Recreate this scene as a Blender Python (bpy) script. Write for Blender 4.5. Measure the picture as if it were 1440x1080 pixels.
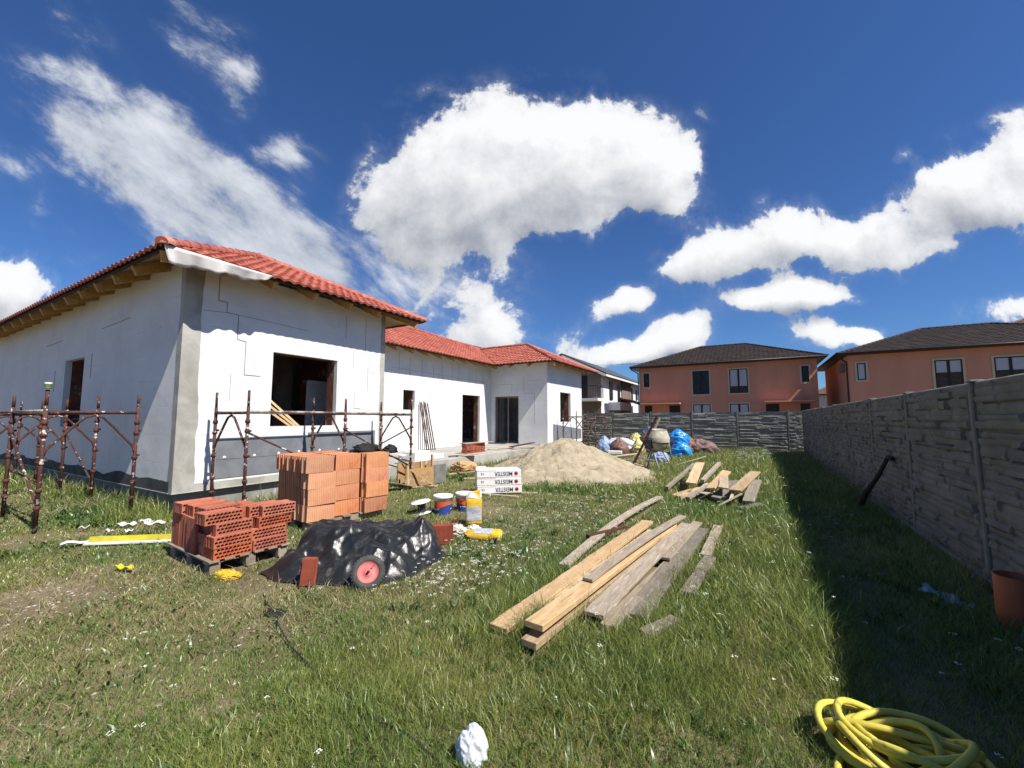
import bpy, bmesh, math, random
import numpy as np
from mathutils import Vector, Matrix

for o in list(bpy.data.objects): bpy.data.objects.remove(o)
S = bpy.context.scene
COL = S.collection
rnd = random.Random(7)
rad = math.radians

# ------------------------------------------------------------------ camera
CAM_H = 1.64
F_PX = 580.0
AZ = rad(30.29)
PITCH = rad(4.83)
cam = bpy.data.cameras.new('camera')
cam.sensor_width = 36.0
cam.lens = 36.0 * F_PX / 1440.0
cam.clip_start = 0.05
cam.clip_end = 3000
camo = bpy.data.objects.new('camera', cam)
COL.objects.link(camo)
camo.location = (0, 0, CAM_H)
camo.rotation_euler = (math.pi / 2 + PITCH, 0, AZ)
S.camera = camo

# ------------------------------------------------------------------ sun, sky, exposure
SUN_DIR = Vector((1.0, -0.18, 1.27)).normalized()
SUN_EL = math.asin(SUN_DIR.z)
SUN_AZ = math.atan2(SUN_DIR.x, SUN_DIR.y)
sun = bpy.data.lights.new('sun', 'SUN')
sun.energy = 5.0
sun.angle = rad(0.53)
sun.color = (1.0, 0.95, 0.87)
suno = bpy.data.objects.new('sun', sun)
COL.objects.link(suno)
suno.location = (20, -4, 25)
suno.rotation_euler = SUN_DIR.to_track_quat('Z', 'Y').to_euler()
S.view_settings.view_transform = 'Standard'
S.view_settings.look = 'None'
S.view_settings.exposure = 0.56
S.view_settings.gamma = 1.0


class NT:
    """small helper for building node trees"""
    def __init__(self, tree): self.t = tree; self.n = tree.nodes; self.l = tree.links
    def node(self, kind, **kw):
        n = self.n.new(kind)
        for k, v in kw.items(): setattr(n, k, v)
        return n
    def put(self, sock, v):
        if v is None: return
        if hasattr(v, 'is_output'): self.l.new(v, sock)
        else: sock.default_value = v
    def math(self, op, a, b=None, c=None, clamp=False):
        n = self.node('ShaderNodeMath', operation=op, use_clamp=clamp)
        for i, v in enumerate((a, b, c)): self.put(n.inputs[i], v)
        return n.outputs[0]
    def vmath(self, op, a, b=None):
        n = self.node('ShaderNodeVectorMath', operation=op)
        self.put(n.inputs[0], a)
        if b is not None: self.put(n.inputs[1], b)
        return n.outputs['Value'] if op in ('DOT_PRODUCT', 'LENGTH') else n.outputs['Vector']
    def mix(self, f, a, b, blend='MIX'):
        n = self.node('ShaderNodeMix', data_type='RGBA', blend_type=blend)
        self.put(n.inputs[0], f); self.put(n.inputs[6], a); self.put(n.inputs[7], b)
        return n.outputs[2]
    def noise(self, vec, scale, detail=4, rough=.55, dist=0.0, dim='3D'):
        n = self.node('ShaderNodeTexNoise', noise_dimensions=dim)
        self.put(n.inputs['Vector'], vec)
        n.inputs['Scale'].default_value = scale; n.inputs['Detail'].default_value = detail
        n.inputs['Roughness'].default_value = rough; n.inputs['Distortion'].default_value = dist
        return n.outputs[0]
    def range(self, v, a, b, c=0.0, d=1.0, smooth=True):
        n = self.node('ShaderNodeMapRange')
        n.interpolation_type = 'SMOOTHSTEP' if smooth else 'LINEAR'
        self.put(n.inputs[0], v)
        for i, x in enumerate((a, b, c, d)): n.inputs[i + 1].default_value = x
        return n.outputs[0]
    def mapping(self, vec, loc=(0, 0, 0), rot=(0, 0, 0), sc=(1, 1, 1), kind='POINT'):
        n = self.node('ShaderNodeMapping', vector_type=kind)
        self.put(n.inputs[0], vec)
        n.inputs[1].default_value = loc; n.inputs[2].default_value = rot; n.inputs[3].default_value = sc
        return n.outputs[0]
    def combine(self, x, y, z=0.0):
        n = self.node('ShaderNodeCombineXYZ')
        for i, v in enumerate((x, y, z)): self.put(n.inputs[i], v)
        return n.outputs[0]
    def sep(self, v):
        n = self.node('ShaderNodeSeparateXYZ'); self.put(n.inputs[0], v)
        return n.outputs


# clouds: fields of soft ellipses on the sky sphere (azimuth tangent / elevation tangent), broken up by noise.
# (x, y, rx, ry, tilt, weight) in tangent units of a vertical plane north-west of the plot
def sky_uv(u, v):
    """direction of a cloud written as (tangent of azimuth, tangent of elevation)"""
    d = Vector((u - 720, F_PX * math.cos(PITCH) - (540 - v) * math.sin(PITCH),
                (540 - v) * math.cos(PITCH) + F_PX * math.sin(PITCH)))
    return d.x / d.y, d.z / d.y
CUMULUS = [  # centre x, y, radius x, y, tilt deg, weight
    (640, 225, 95, 75, 0, 1.0), (735, 195, 100, 72, 0, 1.1), (830, 200, 85, 65, 0, 1.05), (905, 225, 62, 55, 0, 1.0),
    (690, 275, 120, 60, 0, 1.0), (770, 280, 90, 48, 0, .75), (640, 320, 70, 45, 0, .6), (935, 265, 34, 40, 20, .8), (565, 265, 60, 55, 0, .85), (580, 325, 75, 50, 0, .70), (815, 255, 80, 40, 0, .6),
    (605, 365, 55, 40, 0, .50), (640, 440, 70, 40, 0, .42), (710, 430, 90, 50, 0, .50), (690, 475, 80, 25, 0, .62),
    (1075, 330, 85, 48, -12, 1.0), (1010, 365, 60, 42, -25, .95), (1145, 345, 55, 36, 0, .72), (955, 380, 34, 24, -30, .7),
    (1240, 325, 75, 34, -20, .62), (1320, 285, 80, 50, -25, .78), (1360, 240, 80, 34, -25, .7), (1430, 225, 80, 60, -20, .95), (1400, 290, 70, 40, -15, .7), (1300, 350, 80, 26, -15, .62), (1440, 300, 70, 40, 0, .7),
    (1110, 425, 75, 22, -4, .95), (1150, 412, 40, 18, 0, .75),
    (850, 440, 50, 22, -15, .62), (885, 428, 22, 16, 0, .6), (960, 472, 40, 20, -5, .85), (870, 492, 70, 22, 0, .9), (915, 490, 50, 15, 0, .7),
    (1165, 474, 70, 16, -4, .85), (1205, 470, 30, 12, 0, .6), (1410, 442, 55, 20, 0, .7), (1500, 430, 60, 25, 0, .8),
    (20, 400, 62, 42, 10, 1.0), (-40, 420, 60, 60, 0, 1.0),
    (1275, 225, 22, 14, -30, .5),
]
CIRRUS = [
    (110, 175, 130, 40, 40, .75), (200, 250, 150, 52, 36, .95), (290, 280, 130, 60, 35, 1.0), (370, 320, 120, 55, 30, 1.05), (250, 205, 130, 45, 30, .8),
    (405, 215, 36, 24, 30, .85), (420, 350, 70, 40, 20, .9), (640, 400, 90, 60, 0, .55), (540, 330, 60, 50, 0, .45), (560, 420, 70, 60, 0, .35), (160, 120, 120, 22, 20, .6),
    (300, 60, 55, 42, 45, .85), (340, 120, 46, 26, 60, .75), (250, 10, 50, 30, 30, .6), (110, 30, 60, 34, 45, .5),
    (15, 230, 50, 34, 30, .55), (62, 292, 22, 20, 30, .45), (480, 400, 50, 35, 30, .6), (100, 325, 60, 16, 10, .4), (60, 365, 90, 12, 3, .35),
    (992, 165, 20, 26, -30, .42), (520, 225, 26, 16, 0, .4),
]

W = bpy.data.worlds.new('World')
S.world = W
W.use_nodes = True
W.node_tree.nodes.clear()


def cloud_group(name, blobs, nscale, namp, thr0, thr1, stretch):
    g = bpy.data.node_groups.new(name, 'ShaderNodeTree')
    g.interface.new_socket('UV', in_out='INPUT', socket_type='NodeSocketVector')
    for s_ in ('Density', 'Body', 'Noise'): g.interface.new_socket(s_, in_out='OUTPUT', socket_type='NodeSocketFloat')
    T = NT(g)
    gi = T.node('NodeGroupInput'); go = T.node('NodeGroupOutput')
    uv = gi.outputs[0]
    w1 = T.node('ShaderNodeTexNoise', noise_dimensions='2D')      # domain warp
    T.put(w1.inputs['Vector'], uv); w1.inputs['Scale'].default_value = 4.0; w1.inputs['Detail'].default_value = 3
    wv = T.vmath('SUBTRACT', w1.outputs['Color'], (.5, .5, .5))
    uvw = T.vmath('ADD', uv, T.vmath('MULTIPLY', wv, (.13, .11, 0)))
    tot = None
    for (x, y, rx, ry, rot, w) in blobs:
        cu, cv = sky_uv(x, y)
        k = 1.0 / F_PX
        src = uvw
        if tot is not None:      # keeps the evaluation order serial
            c_ = T.node('ShaderNodeVectorMath', operation='MULTIPLY_ADD')
            T.put(c_.inputs[0], tot); c_.inputs[1].default_value = (1e-7, 1e-7, 0); T.put(c_.inputs[2], uvw); src = c_.outputs[0]
        m = T.mapping(src, (cu, cv, 0), (0, 0, rad(-rot)), (rx * k * 1.06, ry * k * 1.06, 1), 'TEXTURE')
        q = T.vmath('DOT_PRODUCT', m, m)
        e = T.math('MULTIPLY', T.math('POWER', 0.36, q), w)
        tot = e if tot is None else T.math('ADD', tot, e)
    body = T.math('MINIMUM', tot, 3.0)
    nv = T.mapping(T.mapping(uv, (0, 0, 0), (0, 0, rad(36))), (0, 0, 0), (0, 0, 0), (1.0, 2.5, 1)) if stretch else uv
    nn = T.noise(nv, nscale, 12, .63, .12, '2D')
    cap = T.math('MINIMUM', body, 1.35)
    d = T.math('ADD', cap, T.math('MULTIPLY', T.math('MULTIPLY', T.math('SUBTRACT', nn, .5), namp), T.range(cap, .02, .35)))
    T.put(go.inputs[0], T.math('ADD', T.math('MULTIPLY', T.range(d, thr0 + .15, thr1 - .16), .74), T.math('MULTIPLY', T.range(d, thr0 - .22, thr1 + .2), .26))); T.put(go.inputs[1], body); T.put(go.inputs[2], nn)
    return g


T = NT(W.node_tree)
sky = T.node('ShaderNodeTexSky', sky_type='NISHITA')
sky.sun_disc = False
sky.sun_elevation = SUN_EL
sky.sun_rotation = SUN_AZ
sky.altitude = 100
sky.air_density = 1.0
sky.dust_density = 0.25
sky.ozone_density = 2.5
tc = T.node('ShaderNodeTexCoord')
dr = T.mapping(tc.outputs['Generated'], (0, 0, 0), (0, 0, -AZ))
sx, sy, sz = T.sep(dr)
ysafe = T.math('MAXIMUM', sy, 0.03)
uv = T.combine(T.math('DIVIDE', sx, ysafe), T.math('DIVIDE', sz, ysafe))
front = T.range(sy, 0.05, 0.2)
gc = cloud_group('cumulus_field', CUMULUS, 5.6, 2.5, .30, .84, False)
gw = cloud_group('wisp_field', CIRRUS, 4.0, 2.5, .22, 1.40, True)
def use(g, v):
    n = T.node('ShaderNodeGroup'); n.node_tree = g; T.put(n.inputs[0], v); return n
c0 = use(gc, uv)
c1 = use(gc, T.vmath('ADD', uv, (.030, .055, 0)))
w0 = use(gw, uv)
# the sun stands high on the right: cloud faces turned to it are white, undersides grey
slope = T.math('SUBTRACT', c1.outputs[1], c0.outputs[1])
relief = T.math('SUBTRACT', c0.outputs[2], c1.outputs[2])
lit = T.math('SUBTRACT', T.math('ADD', .66, T.math('MULTIPLY', relief, .80)), T.math('MULTIPLY', slope, .55))
deep = T.range(c0.outputs[1], .9, 2.2)
lit = T.math('SUBTRACT', lit, T.math('MULTIPLY', deep, .10))
ccol = T.mix(T.range(lit, .12, .92, smooth=False), (.25, .27, .31, 1), (.67, .675, .68, 1))
wlit = T.math('ADD', .55, T.math('MULTIPLY', T.math('SUBTRACT', w0.outputs[2], .5), 1.6))
wcol = T.mix(T.range(wlit, .1, .95, smooth=False), (.27, .295, .335, 1), (.60, .62, .65, 1))
SKY_K = 0.075
skyc = T.mix(1.0, sky.outputs[0], (SKY_K * .40, SKY_K * .635, SKY_K * .99, 1), 'MULTIPLY')
ma = T.math('MULTIPLY', T.math('MULTIPLY', w0.outputs[0], front), .86)
mb_ = T.math('MULTIPLY', T.math('MULTIPLY', c0.outputs[0], front), .985)
col = T.mix(ma, skyc, wcol)
col = T.mix(mb_, col, ccol)
bg = T.node('ShaderNodeBackground')
T.put(bg.inputs[0], col)
bg.inputs[1].default_value = 1.0
wo = T.node('ShaderNodeOutputWorld')
T.l.new(bg.outputs[0], wo.inputs[0])
W.cycles.sampling_method = 'MANUAL'
W.cycles.sample_map_resolution = 512

S.render.engine = 'CYCLES'
S.cycles.use_denoising = True
S.cycles.max_bounces = 6
S.cycles.diffuse_bounces = 3
S.cycles.transparent_max_bounces = 6

# ------------------------------------------------------------------ numpy noise
def _hash(ix, iy, seed):
    h = (ix.astype(np.int64) * 374761393 + iy.astype(np.int64) * 668265263 + seed * 1442695041) & 0x7fffffff
    h = ((h ^ (h >> 13)) * 1274126177) & 0x7fffffff
    h = h ^ (h >> 16)
    return (h & 0xffff) / 65535.0
def vnoise(x, y, seed=0):
    x = np.asarray(x, float); y = np.asarray(y, float)
    ix = np.floor(x); iy = np.floor(y); fx = x - ix; fy = y - iy
    fx = fx * fx * (3 - 2 * fx); fy = fy * fy * (3 - 2 * fy)
    a = _hash(ix, iy, seed); b = _hash(ix + 1, iy, seed); c = _hash(ix, iy + 1, seed); d = _hash(ix + 1, iy + 1, seed)
    return (a * (1 - fx) + b * fx) * (1 - fy) + (c * (1 - fx) + d * fx) * fy
def fbm(x, y, seed=0, oct=4, gain=.5):
    t = 0; a = 1; s = 0
    for i in range(oct):
        t = t + a * vnoise(x * 2 ** i, y * 2 ** i, seed + i * 17); s += a; a *= gain
    return t / s
def sstep(x, a, b):
    t = np.clip((x - a) / (b - a), 0, 1); return t * t * (3 - 2 * t)

# ------------------------------------------------------------------ materials
MATS = {}
def mat(name, c1, c2=None, rough=.8, scale=6, detail=5, lo=.35, hi=.65, bump=0.0, bscale=None, metal=0.0, stretch=(1, 1, 1),
        spot=None, spot_scale=20, spot_lo=.6, spot_hi=.66, spec=.3, sheen=0.0, dist=0.0, trans=0.0, vary=0.0):
    if name in MATS: return MATS[name]
    m = bpy.data.materials.new(name); m.use_nodes = True
    t = NT(m.node_tree); t.n.clear()
    out = t.node('ShaderNodeOutputMaterial'); b = t.node('ShaderNodeBsdfPrincipled')
    t.l.new(b.outputs[0], out.inputs[0])
    tcn = t.node('ShaderNodeTexCoord')
    v = t.mapping(tcn.outputs['Object'], sc=stretch)
    c1 = (*c1, 1); c2 = (*(c2 or c1[:3]), 1)
    n = t.noise(v, scale, detail, .6, dist)
    c = t.mix(t.range(n, lo, hi), c1, c2)
    if spot:
        c = t.mix(t.range(t.noise(v, spot_scale, 3, .6), spot_lo, spot_hi), c, (*spot, 1))
    if vary:      # each piece fired or sawn a little differently
        oi = t.node('ShaderNodeObjectInfo'); hs = t.node('ShaderNodeHueSaturation')
        t.put(hs.inputs['Value'], t.range(oi.outputs['Random'], 0, 1, 1 - vary, 1 + vary * .6, False))
        t.put(hs.inputs['Saturation'], t.range(t.math('FRACT', t.math('MULTIPLY', oi.outputs['Random'], 7.31)), 0, 1, 1 - vary * .5, 1.04, False))
        t.put(hs.inputs['Color'], c); c = hs.outputs[0]
    t.put(b.inputs['Base Color'], c)
    b.inputs['Roughness'].default_value = rough
    b.inputs['Metallic'].default_value = metal
    b.inputs['Specular IOR Level'].default_value = spec
    if trans: b.inputs['Transmission Weight'].default_value = trans
    if bump:
        bn = t.node('ShaderNodeBump'); bn.inputs['Strength'].default_value = 1.0; bn.inputs['Distance'].default_value = bump
        t.put(bn.inputs['Height'], t.noise(v, bscale or scale * 4, 6, .6)); t.l.new(bn.outputs[0], b.inputs['Normal'])
    MATS[name] = m
    return m

def eps_mat(name, axis):
    """white polystyrene boards: staggered board seams, scuffs, dowel dimples"""
    m = bpy.data.materials.new(name); m.use_nodes = True
    t = NT(m.node_tree); t.n.clear()
    out = t.node('ShaderNodeOutputMaterial'); b = t.node('ShaderNodeBsdfPrincipled'); t.l.new(b.outputs[0], out.inputs[0])
    g = t.node('ShaderNodeNewGeometry'); x, y, z = t.sep(g.outputs['Position'])
    p = t.combine(y if axis == 'x' else x, z)
    wob = t.noise(p, 1.7, 3)
    p2 = t.vmath('ADD', p, t.combine(t.math('MULTIPLY', wob, .03), t.math('MULTIPLY', wob, .02)))
    def brick(off, mort):
        br = t.node('ShaderNodeTexBrick'); t.put(br.inputs['Vector'], t.vmath('ADD', p2, off))
        br.inputs['Scale'].default_value = 1.0; br.inputs['Mortar Size'].default_value = mort; br.inputs['Mortar Smooth'].default_value = .3
        br.inputs['Brick Width'].default_value = 1.0; br.inputs['Row Height'].default_value = .5; br.offset = .37
        br.inputs['Color1'].default_value = (1, 1, 1, 1); br.inputs['Color2'].default_value = (.955, .96, .965, 1); br.inputs['Mortar'].default_value = (0, 0, 0, 1)
        return br.outputs
    o = brick((.13, -.36, 0), .006)
    seam = t.math('MULTIPLY', o[1], t.range(t.noise(p, 2.3, 3), .50, .66, .0, .55))
    base = t.mix(t.range(t.noise(p, 1.1, 6, .65), .35, .7), (.73, .73, .71, 1), (.64, .64, .63, 1))
    base = t.mix(1.0, base, o[0], 'MULTIPLY')
    base = t.mix(t.math('MULTIPLY', o[1], 1.0), base, (.72, .72, .70, 1))
    base = t.mix(seam, base, (.30, .27, .25, 1))
    st = t.mapping(p, sc=(9, 1.6, 1))
    base = t.mix(t.range(t.noise(st, 1.0, 6, .7), .62, .80, 0, .35), base, (.55, .54, .52, 1))
    base = t.mix(t.range(t.noise(p, 23, 2, .5), .735, .75, 0, .8), base, (.35, .33, .31, 1))
    t.put(b.inputs['Base Color'], base); b.inputs['Roughness'].default_value = .75
    bn = t.node('ShaderNodeBump'); bn.inputs['Distance'].default_value = .006
    h = t.math('ADD', t.math('MULTIPLY', t.noise(p, 2.2, 5, .6), 1.2), t.math('MULTIPLY', t.noise(p, 40, 3), .12))
    h = t.math('SUBTRACT', h, t.math('MULTIPLY', o[1], .12))
    t.put(bn.inputs['Height'], h); t.l.new(bn.outputs[0], b.inputs['Normal'])
    return m

M = {}
M['eps_x'] = eps_mat('white_insulation_east', 'x')
M['eps_y'] = eps_mat('white_insulation_south', 'y')
M['eps'] = mat('white_foam', (.78, .78, .76), (.66, .66, .64), .8, 5, bump=.002, bscale=60)
M['grey_eps'] = mat('graphite_foam', (.15, .16, .175), (.19, .20, .215), .8, 3, bump=.001, bscale=70)
M['plaster'] = mat('cement_plaster', (.44, .425, .38), (.28, .27, .24), .9, 1.6, 7, bump=.003, bscale=9, dist=.4)
M['dark_plaster'] = mat('fresh_adhesive', (.055, .056, .055), (.10, .10, .095), .9, 3, 6, bump=.003, bscale=14)
M['trim'] = mat('base_profile', (.52, .51, .48), (.40, .39, .36), .7, 4)
M['concrete'] = mat('raw_concrete', (.30, .29, .26), (.20, .195, .175), .92, 2.2, 8, bump=.004, bscale=12, spot=(.40, .39, .36), spot_scale=5, stretch=(1, 1, .35))
M['slab'] = mat('slab_concrete', (.42, .40, .36), (.30, .285, .25), .92, 1.5, 8, bump=.003, bscale=14)
M['inner_brick'] = mat('inner_brick', (.20, .075, .045), (.11, .05, .035), .95, 5, spot=(.3, .28, .26), spot_scale=3, bump=.004)
M['inner_plaster'] = mat('inner_plaster', (.33, .32, .30), (.25, .24, .22), .95, 2)
M['tile'] = mat('red_roof_tile', (.42, .120, .078), (.31, .080, .054), .55, 1.3, 6, spot=(.50, .20, .145), spot_scale=7, spot_lo=.52, spot_hi=.7, bump=.0015, bscale=30, spec=.35)
M['tile_pale'] = mat('weathered_cap_tile', (.50, .24, .18), (.42, .14, .09), .6, 5)
M['brown_tile'] = mat('brown_roof_tile', (.026, .019, .016), (.042, .030, .026), .75, 2, 5, bump=.001, spec=.2)
M['brown_tile_b'] = mat('faded_brown_tile', (.16, .10, .075), (.10, .06, .045), .6, 3)
M['grey_roof'] = mat('slate_grey_roof', (.045, .055, .06), (.07, .08, .085), .5, 3)
M['rafter'] = mat('fresh_timber', (.50, .30, .10), (.38, .20, .065), .7, 2.5, 7, stretch=(6, 6, 6), dist=.6)
M['soffit'] = mat('soffit_boards', (.42, .27, .12), (.30, .19, .085), .75, 3, 6, dist=.5)
M['dark_board'] = mat('dark_eaves_board', (.045, .022, .015), (.075, .035, .022), .7, 6)
M['membrane'] = mat('roofing_membrane', (.68, .66, .64), (.58, .55, .52), .6, 4, spot=(.40, .30, .27), spot_scale=3, spot_lo=.62, spot_hi=.75)
M['redline'] = mat('red_marker_line', (.33, .12, .10), (.22, .10, .09), .9, 8)
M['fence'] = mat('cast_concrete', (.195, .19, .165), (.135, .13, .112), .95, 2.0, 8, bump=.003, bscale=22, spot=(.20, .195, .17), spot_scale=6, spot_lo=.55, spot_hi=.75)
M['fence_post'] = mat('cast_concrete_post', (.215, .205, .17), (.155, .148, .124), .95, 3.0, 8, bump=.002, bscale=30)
M['fence_far'] = mat('sunlit_cast_concrete', (.30, .29, .25), (.21, .205, .175), .95, 2.0, 8, bump=.003, bscale=22)  # lighter colour paints in the sun caught by the far fence relief
M['peach'] = mat('peach_render', (.62, .295, .19), (.55, .26, .168), .9, .9, 6, bump=.001, bscale=80, stretch=(1, 1, .25))
M['cream'] = mat('cream_surround', (.56, .47, .33), (.50, .42, .29), .85, 3)
M['win_dark'] = mat('dark_window_frame', (.018, .015, .014), None, .4, 5)
M['white_render'] = mat('white_render', (.74, .74, .73), (.66, .66, .65), .9, 1.2)
M['grey_render'] = mat('taupe_render', (.22, .17, .14), (.19, .15, .125), .9, 1.5)
M['rail'] = mat('dark_railing', (.03, .03, .03), None, .5)
M['blind'] = mat('blind_and_dark_room', (.02, .02, .022), (.03, .03, .034), .7, 3)
M['pane_backing'] = mat('pale_curtain', (.75, .76, .80), (.66, .68, .72), .9, 8, stretch=(8, 8, 1))
M['gutter'] = mat('dark_gutter', (.03, .02, .018), None, .45)
def glass():
    m = bpy.data.materials.new('window_glass'); m.use_nodes = True
    b = m.node_tree.nodes['Principled BSDF']
    b.inputs['Base Color'].default_value = (.03, .035, .045, 1); b.inputs['Roughness'].default_value = .04
    b.inputs['Specular IOR Level'].default_value = .7; b.inputs['Alpha'].default_value = .12
    return m
M['glass'] = glass()
M['scaf'] = mat('rusty_painted_tube', (.105, .038, .026), (.05, .026, .022), .75, 9, 6, spot=(.50, .46, .42), spot_scale=13, spot_lo=.60, spot_hi=.66, bump=.0015, metal=.0)
M['scaf_white'] = mat('spattered_tube', (.42, .40, .37), (.14, .07, .05), .75, 7, 6, spot=(.55, .52, .48), spot_scale=16)
M['brick'] = mat('red_hollow_brick', (.45, .135, .07), (.37, .10, .052), .9, 4, 5, bump=.001, bscale=60, spot=(.30, .07, .04), spot_scale=6, vary=.20)
M['brick_or'] = mat('orange_clay_block', (.58, .235, .105), (.50, .185, .078), .9, 3, 6, bump=.001, bscale=60, spot=(.40, .11, .05), spot_scale=5, spot_lo=.58, spot_hi=.72, vary=.20)
M['brick_dk'] = mat('dark_clay_block', (.30, .072, .038), (.22, .05, .03), .9, 5)
M['brick_pale'] = mat('pale_clay_block', (.65, .31, .155), (.57, .25, .115), .9, 4, vary=.20)
M['pallet'] = mat('grey_pallet_wood', (.30, .26, .20), (.19, .16, .12), .9, 5, 6, stretch=(1, 1, 1), dist=.5, bump=.002)
def wood(name, a, b, spot=None):
    return mat(name, a, b, .8, 3.2, 8, stretch=(1.2, 9, 9), dist=.8, bump=.0015, bscale=14, spot=spot, spot_scale=3.5, spot_lo=.6, spot_hi=.7, vary=.22)
M['plank_new'] = wood('fresh_sawn_plank', (.56, .40, .225), (.44, .29, .145), (.32, .20, .10))
M['plank_orange'] = wood('orange_slab_plank', (.58, .39, .20), (.47, .29, .13), (.62, .47, .30))
M['plank_grey'] = wood('weathered_plank', (.40, .33, .25), (.28, .225, .165), (.50, .46, .40))
M['plank_old'] = wood('old_grey_plank', (.27, .23, .18), (.19, .16, .125), (.35, .32, .27))
M['plank_pale'] = wood('pale_plank', (.55, .44, .30), (.43, .32, .20))
M['rust'] = mat('rusty_iron', (.10, .035, .022), (.06, .025, .018), .9, 8)
M['tarp'] = mat('black_plastic_sheet', (.012, .012, .013), (.022, .022, .023), .33, 5, spot=(.10, .09, .08), spot_scale=5, spot_lo=.60, spot_hi=.76, spec=.5, bump=.004, bscale=26)
M['tyre'] = mat('dusty_rubber', (.045, .044, .04), (.075, .072, .065), .85, 12, bump=.001)
M['rim'] = mat('faded_red_rim', (.55, .13, .13), (.48, .20, .18), .6, 8, spot=(.30, .045, .05), spot_scale=9)
M['white_pl'] = mat('white_plastic', (.72, .72, .70), (.62, .62, .60), .45, 6)
M['blue_pl'] = mat('blue_label', (.022, .055, .24), (.03, .07, .28), .45, 6)
M['orange_lb'] = mat('orange_label', (.68, .12, .03), (.60, .10, .03), .45, 6)
M['yellow_bag'] = mat('yellow_paper', (.70, .45, .035), (.62, .38, .03), .75, 5)
M['grey_print'] = mat('grey_print', (.45, .46, .48), (.33, .34, .37), .75, 22, lo=.45, hi=.55, stretch=(1, 1, 4))
M['paper'] = mat('dusty_paper', (.62, .60, .55), (.52, .48, .42), .85, 7)
M['black_ink'] = mat('black_ink', (.015, .015, .015), None, .7)
M['red_ink'] = mat('red_ink', (.45, .02, .03), None, .7)
M['foam_side'] = mat('foam_pack_side', (.55, .56, .58), (.50, .51, .53), .7, 4)
M['film'] = mat('white_film', (.78, .77, .76), (.70, .69, .68), .4, 4)
M['sand'] = mat('building_sand', (.40, .335, .235), (.30, .245, .165), .95, 2.6, 9, bump=.05, bscale=6, spot=(.21, .155, .095), spot_scale=3.3, spot_lo=.6, spot_hi=.72)
M['soil'] = mat('dry_soil', (.20, .155, .095), (.115, .095, .05), .97, .9, 9, bump=.012, bscale=9, spot=(.27, .215, .13), spot_scale=2.1, spot_lo=.54, spot_hi=.75)
M['blue_bag'] = mat('blue_rubble_bag', (.02, .22, .62), (.03, .28, .70), .30, 5, spot=(.35, .5, .62), spot_scale=9, spot_lo=.66, spot_hi=.72, spec=.5, bump=.012, bscale=9)
M['brown_bag'] = mat('brown_sack', (.20, .105, .085), (.13, .07, .058), .55, 7, spot=(.30, .20, .17), spot_scale=9, bump=.012, bscale=11)
M['mauve_bag'] = mat('mauve_mesh_sack', (.22, .14, .13), (.15, .09, .085), .6, 9, spot=(.34, .25, .22), spot_scale=12, bump=.014, bscale=12)
M['white_bag'] = mat('white_sack', (.60, .62, .66), (.42, .47, .56), .5, 6, bump=.012, bscale=9)
M['paleblue_bag'] = mat('pale_blue_sack', (.16, .27, .52), (.34, .40, .50), .45, 5, bump=.012, bscale=9)
M['yell_sack'] = mat('pale_yellow_sack', (.62, .56, .20), (.52, .47, .22), .5, 6, bump=.012, bscale=9)
M['mixer_drum'] = mat('cement_stained_drum', (.44, .40, .30), (.34, .31, .23), .7, 5, spot=(.5, .47, .38), spot_scale=6)
M['mixer_low'] = mat('pale_green_drum', (.26, .31, .22), (.33, .34, .26), .7, 5)
M['motor'] = mat('dark_motor_housing', (.025, .025, .025), (.05, .045, .04), .6, 7)
M['hose'] = mat('yellow_hose', (.62, .54, .085), (.53, .44, .06), .5, 9, 5, spot=(.33, .26, .07), spot_scale=14, spot_lo=.58, spot_hi=.72, bump=.0008, bscale=60, spec=.45)
M['orange_pl'] = mat('orange_plastic_pipe', (.42, .11, .035), (.38, .095, .03), .55, 4)
M['cloth'] = mat('white_cloth', (.72, .74, .78), (.58, .60, .64), .9, 30, bump=.004, bscale=55)
M['cable'] = mat('black_cable', (.02, .02, .02), (.04, .04, .038), .6, 20)
M['yellow_strip'] = mat('yellow_strip', (.52, .46, .03), (.42, .36, .03), .7, 5)
M['blue_film'] = mat('pale_blue_film', (.20, .34, .42), (.09, .16, .22), .4, 9)
M['formply'] = mat('formwork_panel', (.42, .26, .11), (.30, .18, .08), .8, 4, 7, spot=(.45, .40, .33), spot_scale=4)
M['grey_ply'] = mat('grey_formwork_panel', (.13, .13, .12), (.20, .19, .17), .9, 4)
M['stick'] = mat('dark_stake', (.05, .038, .03), (.03, .024, .02), .9, 9)
M['black_rag'] = mat('black_rag', (.012, .012, .013), (.02, .02, .02), .8, 9, bump=.004)
M['board_dk'] = mat('dark_oiled_board', (.06, .025, .018), (.035, .018, .015), .5, 5, stretch=(6, 6, 1))
M['foliage'] = mat('weed_leaf', (.085, .14, .035), (.13, .18, .05), .8, 5)

# ------------------------------------------------------------------ object helpers
def tag(o, label=None, cat=None, group=None, kind=None):
    if label: o['label'] = label
    if cat: o['category'] = cat
    if group: o['group'] = group
    if kind: o['kind'] = kind
    return o
def thing(name, loc, label, cat, group=None, rotz=0.0):
    o = bpy.data.objects.new(name, None); COL.objects.link(o)
    o.empty_display_size = .2
    o.location = loc; o.rotation_euler = (0, 0, rotz)
    return tag(o, label, cat, group)
def origin_of(o):
    v = Vector((0, 0, 0))
    while o: v += o.location; o = o.parent
    return v

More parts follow.
